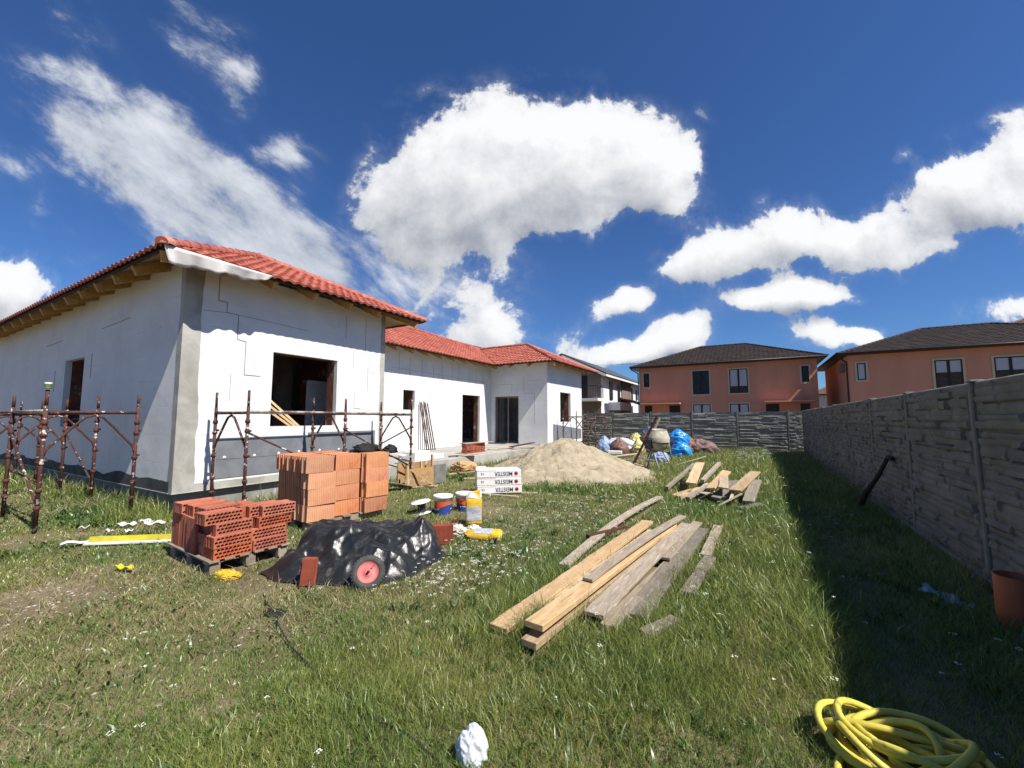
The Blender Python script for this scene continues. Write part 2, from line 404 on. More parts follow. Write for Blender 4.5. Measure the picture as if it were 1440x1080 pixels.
class MB:
    def __init__(self): self.v = []; self.f = []; self.m = []; self.sm = []
    def add(self, vs, fs, mi=0, smooth=False):
        b = len(self.v)
        self.v.extend(tuple(p) for p in vs)
        for f in fs: self.f.append(tuple(i + b for i in f)); self.m.append(mi); self.sm.append(smooth)
        return self
    def box(self, c, s, rot=None, mi=0, taper=1.0, bevel=0.0):
        R = rot if rot is not None else Matrix.Identity(3)
        hx, hy, hz = s[0] / 2, s[1] / 2, s[2] / 2
        c = Vector(c)
        if bevel > 0:
            b = min(bevel, hx * .9, hy * .9, hz * .9)
            P = []; idx = {}
            for sx_ in (-1, 1):
                for sy_ in (-1, 1):
                    for sz_ in (-1, 1):
                        for k in range(3):
                            q = [sx_ * (hx - (b if k != 0 else 0)), sy_ * (hy - (b if k != 1 else 0)), sz_ * (hz - (b if k != 2 else 0))]
                            idx[(sx_, sy_, sz_, k)] = len(P); P.append(c + R @ Vector(q))
            F = []
            def quad(*ks): F.append([idx[k] for k in ks])
            for s_ in (-1, 1):
                o = lambda l: l if s_ > 0 else l[::-1]
                F.append(o([idx[(s_, a, b_, 0)] for a, b_ in ((-1, -1), (1, -1), (1, 1), (-1, 1))]))
                F.append(o([idx[(a, s_, b_, 1)] for a, b_ in ((-1, -1), (-1, 1), (1, 1), (1, -1))]))
                F.append(o([idx[(a, b_, s_, 2)] for a, b_ in ((-1, -1), (1, -1), (1, 1), (-1, 1))]))
            for a in (-1, 1):
                for b_ in (-1, 1):
                    quad((a, b_, -1, 0), (a, b_, 1, 0), (a, b_, 1, 1), (a, b_, -1, 1))
                    quad((a, -1, b_, 0), (a, 1, b_, 0), (a, 1, b_, 2), (a, -1, b_, 2))
                    quad((-1, a, b_, 1), (1, a, b_, 1), (1, a, b_, 2), (-1, a, b_, 2))
                    for c_ in (-1, 1): quad((a, b_, c_, 0), (a, b_, c_, 1), (a, b_, c_, 2))
            return self.add(P, F, mi)
        P = [c + R @ Vector((x * hx * (taper if z > 0 else 1), y * hy * (taper if z > 0 else 1), z * hz)) for z in (-1, 1) for x, y in ((-1, -1), (1, -1), (1, 1), (-1, 1))]
        return self.add(P, [(3, 2, 1, 0), (4, 5, 6, 7), (0, 1, 5, 4), (1, 2, 6, 5), (2, 3, 7, 6), (3, 0, 4, 7)], mi)
    def bar(self, a, b, w, h, mi=0, up=(0, 0, 1), bevel=0.0):
        a = Vector(a); b = Vector(b); d = b - a; L = d.length; x = d.normalized()
        y = Vector(up).cross(x).normalized(); z = x.cross(y)
        R = Matrix((x, y, z)).transposed()
        return self.box((a + b) / 2, (L, w, h), R, mi, bevel=bevel)
    def tube(self, pts, r, n=8, mi=0, cap=True, smooth=True, closed=False):
        pts = [Vector(p) for p in pts]; k = len(pts)
        rs = r if isinstance(r, (list, tuple)) else [r] * k
        t0 = (pts[1] - pts[0]).normalized()
        u = t0.orthogonal().normalized()
        V = []
        for i in range(k):
            if i == 0: t = pts[1] - pts[0]
            elif i == k - 1: t = pts[-1] - pts[-2]
            else: t = (pts[i + 1] - pts[i]).normalized() + (pts[i] - pts[i - 1]).normalized()
            t.normalize(); u = (u - t * u.dot(t)).normalized(); w = t.cross(u)
            for j in range(n):
                a = 2 * math.pi * j / n
                V.append(pts[i] + (u * math.cos(a) + w * math.sin(a)) * rs[i])
        Fc = [(i * n + j, i * n + (j + 1) % n, (i + 1) * n + (j + 1) % n, (i + 1) * n + j) for i in range(k - 1) for j in range(n)]
        self.add(V, Fc, mi, smooth)
        if cap:
            b = len(self.v) - len(V)
            self.f.append(tuple(b + j for j in reversed(range(n)))); self.m.append(mi); self.sm.append(False)
            self.f.append(tuple(b + (k - 1) * n + j for j in range(n))); self.m.append(mi); self.sm.append(False)
        return self
    def lathe(self, prof, c=(0, 0, 0), R=None, n=24, mi=0, smooth=True):
        R = R if R is not None else Matrix.Identity(3); c = Vector(c)
        V = [c + R @ Vector((r * math.cos(2 * math.pi * j / n), r * math.sin(2 * math.pi * j / n), z)) for r, z in prof for j in range(n)]
        F = [(i * n + j, i * n + (j + 1) % n, (i + 1) * n + (j + 1) % n, (i + 1) * n + j) for i in range(len(prof) - 1) for j in range(n)]
        return self.add(V, F, mi, smooth)
    def grid(self, P, mi=0, smooth=True, flip=False):
        """P: (ny, nx, 3) array"""
        ny, nx = P.shape[:2]
        F = []
        for j in range(ny - 1):
            for i in range(nx - 1):
                q = (j * nx + i, j * nx + i + 1, (j + 1) * nx + i + 1, (j + 1) * nx + i)
                F.append(q[::-1] if flip else q)
        return self.add(P.reshape(-1, 3).tolist(), F, mi, smooth)
    def mesh(self, name, mats, off=(0, 0, 0)):
        me = bpy.data.meshes.new(name)
        off = Vector(off)
        me.from_pydata([(p[0] - off[0], p[1] - off[1], p[2] - off[2]) for p in self.v], [], self.f)
        for m_ in (mats if isinstance(mats, (list, tuple)) else [mats]): me.materials.append(m_)
        me.polygons.foreach_set('material_index', self.m)
        me.polygons.foreach_set('use_smooth', self.sm)
        me.update()
        return me
    def build(self, name, mats, parent=None, base=None, local=False):
        off = (0, 0, 0)
        if parent is not None and not local: off = origin_of(parent)
        if base is not None: off = base
        o = bpy.data.objects.new(name, self.mesh(name, mats, off))
        COL.objects.link(o)
        if parent is not None: o.parent = parent
        elif base is not None: o.location = base
        return o

def rotz(a): return Matrix.Rotation(a, 3, 'Z')
def rotxyz(a, b, c): return Matrix.Rotation(c, 3, 'Z') @ Matrix.Rotation(b, 3, 'Y') @ Matrix.Rotation(a, 3, 'X')

# ------------------------------------------------------------------ ground
def sand_h(x, y):
    """height of the sand heap"""
    dx = x + 5.0; dy = y - 11.9
    r = np.sqrt((dx / 2.55) ** 2 + (dy / 3.0) ** 2)
    wob = .28 * (fbm(x * .9 + 3, y * .9, 5, 4) - .5)
    h = 1.09 * np.clip(1 - r - wob * .8, 0, 1) ** 1.05
    h2 = .9 * np.clip(1 - np.sqrt(((x + 5.75) / 1.4) ** 2 + ((y - 11.6) / 1.8) ** 2), 0, 1)
    h = np.maximum(h, h2)
    return h + (h > .02) * (.20 * (fbm(x * 2.3, y * 2.3, 9, 5) - .5) + .07 * (fbm(x * 7, y * 7, 19, 3) - .5)) * np.clip(h * 4, 0, 1)
def ground_h(x, y):
    near = sstep(np.hypot(x + 4, y - 8), 45, 18)
    return near * (.05 * (fbm(x * .7, y * .7, 1, 4) - .5) + .018 * (fbm(x * 4, y * 4, 2, 3) - .5)) - .004

def build_ground():
    xs = np.concatenate([np.array([-600, -300, -150, -80, -50]), np.arange(-30, 4.01, .12), np.array([8, 15, 30, 60, 120, 300, 600])])
    ys = np.concatenate([np.array([-600, -200, -60, -20]), np.arange(-6, 25, .12), np.array([30, 40, 60, 120, 300, 600, 1200])])
    X, Y = np.meshgrid(xs, ys)
    Z = ground_h(X, Y)
    P = np.stack([X, Y, Z], -1)
    mb = MB(); mb.grid(P)
    o = mb.build('ground', M['soil'])
    tag(o, kind='structure')
    nx = 200; ny = 200
    xs = np.linspace(-8.35, -1.9, nx); ys = np.linspace(8.3, 15.3, ny)
    X, Y = np.meshgrid(xs, ys); Zs = sand_h(X, Y)
    P = np.stack([X, Y, np.where(Zs > .015, Zs + ground_h(X, Y), -.12)], -1)
    mb = MB(); mb.grid(P)
    s = mb.build('sand_heap', M['sand'], base=(-5.0, 11.9, 0))
    tag(s, 'large heap of pale building sand in front of the terrace', 'sand heap')
build_ground()

# ------------------------------------------------------------------ unfinished house
def wall(mb, axis, c, sgn, a0, a1, z0, z1, th, holes=(), mi=0, top=None):
    """wall with rectangular openings; outer face on plane axis=c facing sgn"""
    As = sorted({a0, a1, *[h[0] for h in holes], *[h[1] for h in holes]})
    Zs = sorted({z0, z1, *[h[2] for h in holes], *[h[3] for h in holes]})
    ci = c - sgn * th
    P = (lambda p, a, z: (p, a, z)) if axis == 'x' else (lambda p, a, z: (a, p, z))
    inside = lambda a, z: any(h[0] < a < h[1] and h[2] < z < h[3] for h in holes)
    for i in range(len(As) - 1):
        for j in range(len(Zs) - 1):
            am, zm = (As[i] + As[i + 1]) / 2, (Zs[j] + Zs[j + 1]) / 2
            if inside(am, zm): continue
            for p in (c, ci):
                q = [P(p, As[i], Zs[j]), P(p, As[i + 1], Zs[j]), P(p, As[i + 1], Zs[j + 1]), P(p, As[i], Zs[j + 1])]
                mb.add(q, [(0, 1, 2, 3)], mi)
    loops = [(a0, a1, z0, z1)] + list(holes)
    for h in loops:
        e = [((h[0], h[2]), (h[1], h[2])), ((h[1], h[2]), (h[1], h[3])), ((h[1], h[3]), (h[0], h[3])), ((h[0], h[3]), (h[0], h[2]))]
        for (aa, za), (ab, zb) in e:
            mb.add([P(c, aa, za), P(c, ab, zb), P(ci, ab, zb), P(ci, aa, za)], [(0, 1, 2, 3)], mi)

TILE_W, COURSE = .205, .33
def roof_slope(mb, o, e, up, L, run, tan, ul, ur, w=TILE_W, course=COURSE, amp=.037, sub=6, thick=.030):
    o = np.array(o, float); e = np.array(e, float); up = np.array(up, float)
    cs = 1 / math.sqrt(1 + tan * tan)
    n = np.array([-up[0] * tan, -up[1] * tan, 1.0]) * cs
    ch = course * cs
    k = int(math.ceil(run / ch))
    us = np.arange(0, L + w / sub / 2, w / sub)
    if us[-1] < L: us = np.append(us, L)
    prof = amp * (0.5 + 0.5 * np.cos(2 * math.pi * us / w)) ** .8
    def row(h, off):
        u = np.clip(us, ul(h), max(ur(h), ul(h)))
        return o + np.outer(u, e) + up * h + np.array([0, 0, h * tan]) + np.outer(off, n)
    jr = np.random.RandomState(int(L * 100) % 999)
    for c in range(k):
        h0 = c * ch; h1 = min(run, (c + 1) * ch)
        if ur(h0) - ul(h0) < .03: continue
        j = np.repeat(jr.rand(len(us) // sub + 2) * .010, sub)[:len(us)]
        A = row(h0, prof + thick + j); B = row(h1 + .004, prof + j * .4); R = row(h0, prof - .017 if c == 0 else prof * .2 - .012)
        mb.grid(np.stack([A, B]), 0, True)
        mb.grid(np.stack([R, A]), 0, True)

def cap_line(mb, a, b, r=.085, n=7, step=.36, mi=0):
    a = Vector(a); b = Vector(b); d = (b - a); L = d.length; d.normalize()
    s = Vector((0, 0, 1)).cross(d).normalized(); u = d.cross(s)
    k = max(1, int(L / step)); st = L / k
    for i in range(k):
        p0 = a + d * (i * st - .02); p1 = a + d * ((i + 1) * st + .03)
        V = []
        for p, rr in ((p0, r * 1.1), (p1, r * .9)):
            for j in range(n):
                t = math.pi * (j / (n - 1)) * 1.1 - .05 * math.pi
                V.append(p + s * math.cos(t) * rr + u * (math.sin(t) * rr - .01))
        F = [(j, j + 1, n + j + 1, n + j) for j in range(n - 1)]
        mb.add(V, F, mi, True)
        mb.add(V[:n], [tuple(range(n))], mi)

RT = math.tan(rad(25.5))
EZ = 4.345
TOP = 4.47
house = thing('unfinished_house', (-11.9, 11.0, 0), 'white insulated single storey house under construction with red tiled roof and bare timber eaves', 'house')
WIN_E = (4.85, 6.39, 1.485, 3.035)
WIN_S = (-15.0, -13.6, 1.45, 3.1)
SW = (11.86, 12.5, 2.0, 2.79); DR = (15.7, 17.14, .40, 2.79); DW = (-11.63, -10.2, .40, 2.79); WW = (19.66, 21.06, 1.485, 3.02)
XE, YS, YN, XR, YW, YE = -8.6, 3.25, 7.85, -11.89, 18.12, 22.75
def wpart(axis, c, sgn, a0, a1, holes, name='wall', z0=.37):
    mb = MB(); wall(mb, axis, c, sgn, a0, a1, z0, TOP, .12, holes)
    mb.build(name, M['eps_x' if axis == 'x' else 'eps_y'], house)
    mb = MB(); ins = [(h[0], h[1], h[2], h[3]) for h in holes]
    wall(mb, axis, c - sgn * .125, sgn, a0 + .13, a1 - .13, .37, TOP - .01, .25, ins)
    mb.build('inner_wall', M['inner_brick'], house)
wpart('x', XE, 1, YS, YN, [WIN_E])
wpart('y', YS, -1, -24.0, XE - .122, [WIN_S])
wpart('y', YN, 1, XR, XE - .122, [])
wpart('x', XR, 1, YN - .12, YW, [SW, DR])
wpart('y', YW, -1, XR + .002, XE - .122, [DW])
wpart('x', XE, 1, YW, YE, [WW])
wpart('y', YE, 1, -19, XE - .122, [])
# rough cement corner bands with a ragged edge, adhesive along the base
def ragged(mb, axis, c, sgn, a0, a1, z0, z1, edge='a', amp=.05, seed=3, n=60, off=.006, mi=0):
    P = (lambda a, z, o: (c + sgn * o, a, z)) if axis == 'x' else (lambda a, z, o: (a, c + sgn * o, z))
    V = []
    if edge == 'a':      # side a1 is ragged, runs up the wall
        for i in range(n + 1):
            z = z0 + (z1 - z0) * i / n
            w = (fbm(np.array([z * 1.6]), np.array([seed * 7.3]), seed, 5)[0] - .5) * amp * 2.6
            V += [P(a0, z, off), P(a1 + w, z, off), P(a1 + w, z, 0)]
    else:                # top edge is ragged, runs along the wall
        for i in range(n + 1):
            a = a0 + (a1 - a0) * i / n
            w = (fbm(np.array([a * 1.1]), np.array([seed * 3.1]), seed, 5)[0] - .5) * amp * 2.6
            V += [P(a, z0, off), P(a, z1 + w, off), P(a, z1 + w, 0)]
    F = []
    for i in range(n):
        F += [(3 * i, 3 * i + 1, 3 * i + 4, 3 * i + 3), (3 * i + 1, 3 * i + 2, 3 * i + 5, 3 * i + 4)]
    mb.add(V, F, mi)
mb = MB()
ragged(mb, 'x', XE, 1, YS - .006, YS + .28, .37, TOP, 'a', .05, 3, 90)
ragged(mb, 'y', YS, -1, XE + .004, XE - .17, .37, TOP, 'a', .05, 5, 90)
mb.build('corner_render', M['plaster'], house)
mb = MB()
ragged(mb, 'x', XE, 1, YN + .003, YN - .14, .37, TOP, 'a', .03, 8, 60)
mb.build('corner_render', M['plaster'], house)
mb = MB(); ragged(mb, 'y', YS, -1, XE - .12, -24, .37, .55, 'z', .08, 11, 160, .009)
mb.build('base_adhesive', M['dark_plaster'], house)
mb = MB(); ragged(mb, 'x', XE, 1, YS + .25, YN - .1, .37, .50, 'z', .02, 12, 60, .009)
mb.build('base_render', M['plaster'], house)
mb = MB()
mb.box((XE - .045, (YS + YN) / 2, .362), (.12, YN - YS + .02, .014))
mb.box(((-24 + XE) / 2 - .06, YS + .045, .362), (24 + XE - .13, .12, .014))
mb.build('base_profile', M['trim'], house)
def panel(name, axis_pts, off=.012, rim=XE):
    mb = MB(); k = len(axis_pts)
    V = [(rim + off, a, z) for a, z in axis_pts] + [(rim + .001, a, z) for a, z in axis_pts]
    mb.add(V, [tuple(range(k))] + [(i, (i + 1) % k, k + (i + 1) % k, k + i) for i in range(k)])
    return mb.build(name, M['grey_eps'], house)
g1 = panel('grey_insulation_panel', [(3.88, .54), (7.58, .54), (7.58, 1.34), (5.70, 1.34), (5.70, 1.25), (3.88, 1.25)])
g2 = panel('grey_insulation_panel', [(18.75, .54), (22.6, .54), (22.6, 1.06), (18.75, 1.38)])
mb = MB()
for a in np.arange(4.05, 7.5, .5):
    mb.lathe([(.0, .006), (.028, .006), (.030, .0)], (XE + .012, a + rnd.uniform(-.06, .06), .93 + rnd.uniform(-.015, .015)), Matrix.Rotation(math.pi / 2, 3, 'Y'), 10)
mb.build('dowel_cap', M['white_pl'], g1)['kind'] = 'stuff'
mb = MB(); mb.box((XE + .0135, 5.73, .885), (.002, 3.68, .006)); mb.build('board_joint', M['dark_plaster'], g1)
# red and dark marker lines on the boards
mb = MB()
def mark(axis, c, sgn, pts, w=.008, off=.004):
    for (a, z), (b, y) in zip(pts[:-1], pts[1:]):
        if axis == 'x': mb.bar((c + sgn * off, a, z), (c + sgn * off, b, y), w, .003, up=(1, 0, 0))
        else: mb.bar((a, c + sgn * off, z), (b, c + sgn * off, y), w, .003, up=(0, 1, 0))
mark('x', XE, 1, [(3.78, 4.32), (3.78, 3.86), (3.93, 3.86), (3.93, 3.66), (4.14, 3.66), (4.14, 3.18), (4.3, 3.16), (4.3, 2.5), (4.6, 2.5)], .010)
mark('x', XE, 1, [(3.54, 3.62), (3.93, 3.66)], .006); mark('x', XE, 1, [(4.14, 3.66), (5.6, 3.62)], .006)
mark('x', XE, 1, [(4.06, 2.5), (4.06, 1.98)], .006); mark('x', XE, 1, [(6.6, 4.2), (6.6, 3.6)], .005); mark('x', XE, 1, [(7.2, 4.3), (7.2, 3.3)], .005)
mark('x', XE, 1, [(7.3, 3.0), (7.3, 2.35)], .006); mark('x', XE, 1, [(6.9, 2.3), (6.9, 1.9), (7.1, 1.9)], .006); mark('x', XE, 1, [(6.85, 3.4), (6.85, 2.9)], .006)
for a in (11.6, 12.2, 12.9, 13.6, 14.2, 14.9, 15.4, 16.2, 16.8, 17.4): mark('x', XR, 1, [(a, 4.3 - rnd.random() * .3), (a, 3.3 - rnd.random() * .6)], .008)
mark('x', XR, 1, [(11.2, 3.62), (17.6, 3.52)], .007); mark('x', XR, 1, [(13.4, 2.5), (14.0, 2.5), (14.0, 1.9)], .008)
mark('y', YW, -1, [(-11.5, 3.4), (-10.6, 3.4), (-10.6, 2.9)], .010); mark('y', YW, -1, [(-9.9, 3.8), (-9.9, 2.9), (-9.3, 2.9), (-9.3, 1.4)], .008); mark('y', YW, -1, [(-9.7, 3.55), (-9.0, 3.55)], .008)
mark('y', YS, -1, [(-15.8, 2.9), (-15.8, 2.35)], .014); mark('y', YS, -1, [(-13.1, 3.15), (-13.1, 2.55)], .012); mark('y', YS, -1, [(-16.8, 3.62), (-15.4, 3.66)], .012); mark('y', YS, -1, [(-12.6, 3.66), (-11.0, 3.72)], .008)
mb.build('marker_line', M['redline'], house)['kind'] = 'stuff'
# plinth, terrace, floor
mb = MB()
mb.box(((-24 + XE) / 2 - .13, (YS + YN) / 2, .17), (24 + XE + .05, YN - YS - .2, .37))
mb.box(((-19 + XE) / 2 - .1, (YW + YE) / 2, .17), (19 + XE, YE - YW - .2, .37))
mb.box((-15.4, 13.0, .17), (6.8, 10.4, .37))
mb.build('plinth', M['concrete'], house)
mb = MB(); mb.box(((XR - 8.5) / 2, (YN + YW) / 2, .165), (-8.5 - XR - .01, YW - YN - .02, .39), bevel=.012)
mb.build('terrace', M['slab'], house)
mb = MB()   # inside partitions and floor, seen through the openings
mb.box((-12.4, 5.55, .365), (7.0, 4.2, .02)); mb.build('floor', M['slab'], house)
mb = MB(); mb.box((-14.0, 20.4, .365), (10, 4.3, .02)); mb.build('floor', M['slab'], house)
mb = MB(); wall(mb, 'x', -12.2, 1, 3.6, 7.5, .38, TOP, .12, [(6.1, 7.0, .38, 2.7)]); wall(mb, 'x', -15.0, 1, 8, 18.3, .38, TOP, .12, [])
wall(mb, 'y', 21.6, -1, -14, -8.95, .38, TOP, .12, []); wall(mb, 'x', -18.5, 1, 3.6, 18.3, .38, TOP, .12, [(6.3, 7.4, 1.2, 2.7)])
mb.build('partition', M['inner_plaster'], house)
# roof
roof = MB()
def lin(a, b=0.0): return lambda h: a + b * h
HX, HY0, HY1 = -7.85, 2.62, 8.64
HR = (HY1 - HY0) / 2; RZ = EZ + HR * RT; HM = (HY0 + HY1) / 2
roof_slope(roof, (HX, HY0, EZ), (0, 1, 0), (-1, 0, 0), HY1 - HY0, HR, RT, lin(0, 1), lin(HY1 - HY0, -1))
roof_slope(roof, (-24.6, HY0, EZ), (1, 0, 0), (0, 1, 0), 24.6 + HX, HR, RT, lin(0), lin(24.6 + HX, -1))
roof_slope(roof, (HX, HY1, EZ), (-1, 0, 0), (0, -1, 0), 24.6 + HX, HR, RT, lin(0, 1), lin(24.6 + HX))
BX = XR + .75
def urb(h): return 14.8 if h < 3.06 else 14.8 - (h - 3.06) / .94 * 3.9
roof_slope(roof, (BX, 5.6, EZ), (0, 1, 0), (-1, 0, 0), 14.9, 4.0, RT, lin(0), urb)
roof_slope(roof, (BX - 8, 22.5, EZ), (0, -1, 0), (1, 0, 0), 17, 4.0, RT, lin(0), lin(17))
WY0, WY1 = 17.37, 23.5
WR = (WY1 - WY0) / 2; WM = (WY0 + WY1) / 2; WZ = EZ + WR * RT
roof_slope(roof, (HX, WY0, EZ), (0, 1, 0), (-1, 0, 0), WY1 - WY0, WR, RT, lin(0, 1), lin(WY1 - WY0, -1))
roof_slope(roof, (-19, WY0, EZ), (1, 0, 0), (0, 1, 0), 19 + HX, WR, RT, lin(0), lin(19 + HX, -1))
roof_slope(roof, (HX, WY1, EZ), (-1, 0, 0), (0, -1, 0), 19 + HX, WR, RT, lin(0, 1), lin(19 + HX))
rf = roof.build('roof', M['tile'], house)
q = .05
for n_, (a, b) in enumerate((((HX, HY0, EZ + q), (HX - HR, HM, RZ + q)), ((HX, HY1, EZ + q), (HX - HR, HM, RZ + q)), ((HX - HR, HM, RZ + q), (-22, HM, RZ + q)),
             ((HX, WY0, EZ + q), (HX - WR, WM, WZ + q)), ((HX, WY1, EZ + q), (HX - WR, WM, WZ + q)), ((HX - WR, WM, WZ + q), (-14.2, WM, WZ + q)),
             ((BX - 4, 6.5, EZ + 4 * RT + q), (BX - 4, 16.5, EZ + 4 * RT + q)), ((BX - 4, 16.5, EZ + 4 * RT + q), (BX - 3.06, 20.4, WZ + q)))):
    if n_ in (0, 3): caps = MB()
    cap_line(caps, a, b)
    if n_ in (2, 7): caps.build('ridge_cap', M['tile'], rf)
mb = MB()
mb.lathe([(.0, .12), (.06, .11), (.11, .07), (.13, .0), (.12, -.04)], (HX - .06, HY0 + .08, EZ + .05), Matrix.Rotation(rad(-12), 3, 'Y'), 14)
mb.build('end_cap', M['tile_pale'], rf)
# valley gutter between the body and the wing
mb = MB(); mb.bar((BX + .02, WY0 - .02, EZ + .05), (BX - 3.0, WY0 + 3.0, EZ + 3 * RT + .05), .10, .012); mb.build('valley_gutter', M['dark_board'], rf)
# deck seen from below
def deck_pt(x, y, h, d=-.045): return (x, y, EZ + h * RT + d)
mb = MB()
mb.add([deck_pt(HX - .09, HY0 + .07, .08), deck_pt(HX - .09, HY1 - .07, .08), deck_pt(HX - HR, HM, HR)], [(0, 1, 2)])
mb.add([deck_pt(-24.6, HY0 + .07, .08), deck_pt(HX - .09, HY0 + .07, .08), deck_pt(HX - HR, HM, HR), deck_pt(-24.6, HM, HR)], [(0, 1, 2, 3)])
mb.add([deck_pt(-24.6, HY1 - .07, .08), deck_pt(HX - .09, HY1 - .07, .08), deck_pt(HX - HR, HM, HR), deck_pt(-24.6, HM, HR)], [(0, 1, 2, 3)])
mb.add([deck_pt(BX - .09, 5.6, .08), deck_pt(BX - .09, 20.4, .08), deck_pt(BX - 3.06, 20.4, 3.06), deck_pt(BX - 4, 16.5, 4), deck_pt(BX - 4, 5.6, 4)], [(0, 1, 2, 3, 4)])
mb.add([deck_pt(HX - .09, WY0 + .07, .08), deck_pt(HX - .09, WY1 - .07, .08), deck_pt(HX - WR, WM, WR)], [(0, 1, 2)])
mb.add([deck_pt(-19, WY0 + .07, .08), deck_pt(HX - .09, WY0 + .07, .08), deck_pt(HX - WR, WM, WR), deck_pt(-19, WM, WR)], [(0, 1, 2, 3)])
mb.add([deck_pt(-19, WY1 - .07, .08), deck_pt(HX - .09, WY1 - .07, .08), deck_pt(HX - WR, WM, WR), deck_pt(-19, WM, WR)], [(0, 1, 2, 3)])
mb.build('soffit', M['soffit'], house)
mb = MB()   # dark drip edge right under the tiles
EB = EZ - .012
for a, b in (((HX - .075, HY0 + .07, EB), (HX - .075, HY1 - .07, EB)), ((-24.6, HY0 + .075, EB), (HX - .10, HY0 + .075, EB)), ((BX - .075, 8.7, EB), (BX - .075, WY0 + .1, EB)),
             ((BX - .1, WY0 + .075, EB), (HX - .10, WY0 + .075, EB)), ((HX - .075, WY0 + .07, EB), (HX - .075, WY1 - .07, EB)), ((HX - .10, HY1 - .075, EB), (BX, HY1 - .075, EB))):
    mb.bar(a, b, .03, .055)
mb.build('eaves_board', M['dark_board'], house)
def rafter(x, y, dx, dy, wall_o=-.12, end=.62, over=.75, w=.085, h=.18):
    """x, y: point on the wall line; dx, dy: outward"""
    zt = lambda o: EZ + (over - o) * RT - .066
    mb = MB()
    a = Vector((x + dx * wall_o, y + dy * wall_o, zt(wall_o) - h * .55)); b = Vector((x + dx * end, y + dy * end, zt(end) - h * .55))
    mb.bar(a, b, w, h, bevel=.004)
    mb.build('rafter', M['rafter'], house)
for y in (3.62, 4.48, 5.36, 6.24, 7.08): rafter(XE, y, 1, 0)
for i in range(14): rafter(-9.28 - i * .93, YS, 0, -1, over=.63, end=.52)
for i in range(8): rafter(XR, 9.3 + i * .86 if i < 0 else 11.72 + i * .86, 1, 0)
rafter(XR, 10.0, 1, 0); rafter(XR, 10.86, 1, 0)
for x in (-9.35, -10.4): rafter(x, YW, 0, -1)
for i in range(5): rafter(XE, 18.7 + i * .93, 1, 0)
for (x, y, dx, dy, ov) in ((XE, YS, 1, -1, .70), (XE, YN, 1, 1, .75), (XE, YW, 1, -1, .75)):
    rafter(x, y, dx * .98, dy * .86, over=ov, end=.66)
# loose white membrane hanging from the front eaves
n = 40; rows = 6; P = np.zeros((rows, n, 3))
for i in range(n):
    s = i / (n - 1); y = 2.64 + 1.72 * s; drop = (.27 - .13 * s) * (1 - .75 * max(0, s - .93) / .07) + .016 * math.sin(s * 19) + .01 * math.sin(s * 47)
    for j in range(rows):
        t = j / (rows - 1)
        P[j, i] = (HX + .012 + .035 * t * math.sin(s * 13 + 2) + .02 * t * math.sin(s * 41) - .06 * t, y + .09 * t * (1 - s * 1.5), EZ + .022 - drop * t)
mb = MB(); mb.grid(P); o = mb.build('roofing_membrane', M['membrane'], house)
sm = o.modifiers.new('thickness', 'SOLIDIFY'); sm.thickness = .004
# glazed door in the wing: dark film behind a white frame
mb = MB()
for a in (DW[0] + .03, (DW[0] + DW[1]) / 2, DW[1] - .03): mb.box((a, YW + .20, 1.6), (.06, .06, 2.38))
mb.box(((DW[0] + DW[1]) / 2, YW + .20, 2.75), (1.3, .05, .06))
d = mb.build('door_frame', M['grey_render'], house)
mb = MB(); mb.box(((DW[0] + DW[1]) / 2, YW + .205, 1.58), (1.34, .008, 2.3)); mb.build('glass', M['glass'], d)
# planks leaning inside the front window
for k, (ya, yb, xa, zt) in enumerate(((4.86, 5.72, -9.35, 2.22), (4.90, 5.62, -9.30, 2.02), (4.98, 5.80, -9.5, 2.35))):
    mb = MB(); mb.bar((xa, ya, zt), (-8.98, yb, 1.40), .05, .03, up=(1, 0, 0)); base = (xa, ya, 1.35)
    o = mb.build('plank', M['plank_new'], base=base)
    tag(o, ('pale plank leaning inside the front window, nearest the opening edge', 'thin pale plank leaning inside the front window, lowest of the three', 'pale plank leaning deepest inside the dark front window')[k], 'plank', 'planks leaning inside the window')

mb = MB(); mb.box((-10.0, 6.85, 1.52), (.06, .62, 2.25), bevel=.008); o = mb.build('doorway_panel', M['eps'], base=(-10.0, 6.85, .38))  # added pale panel, stands for the lit wall seen through the doorway
tag(o, 'tall pale panel added inside the front window for the bright doorway', 'pale panel')

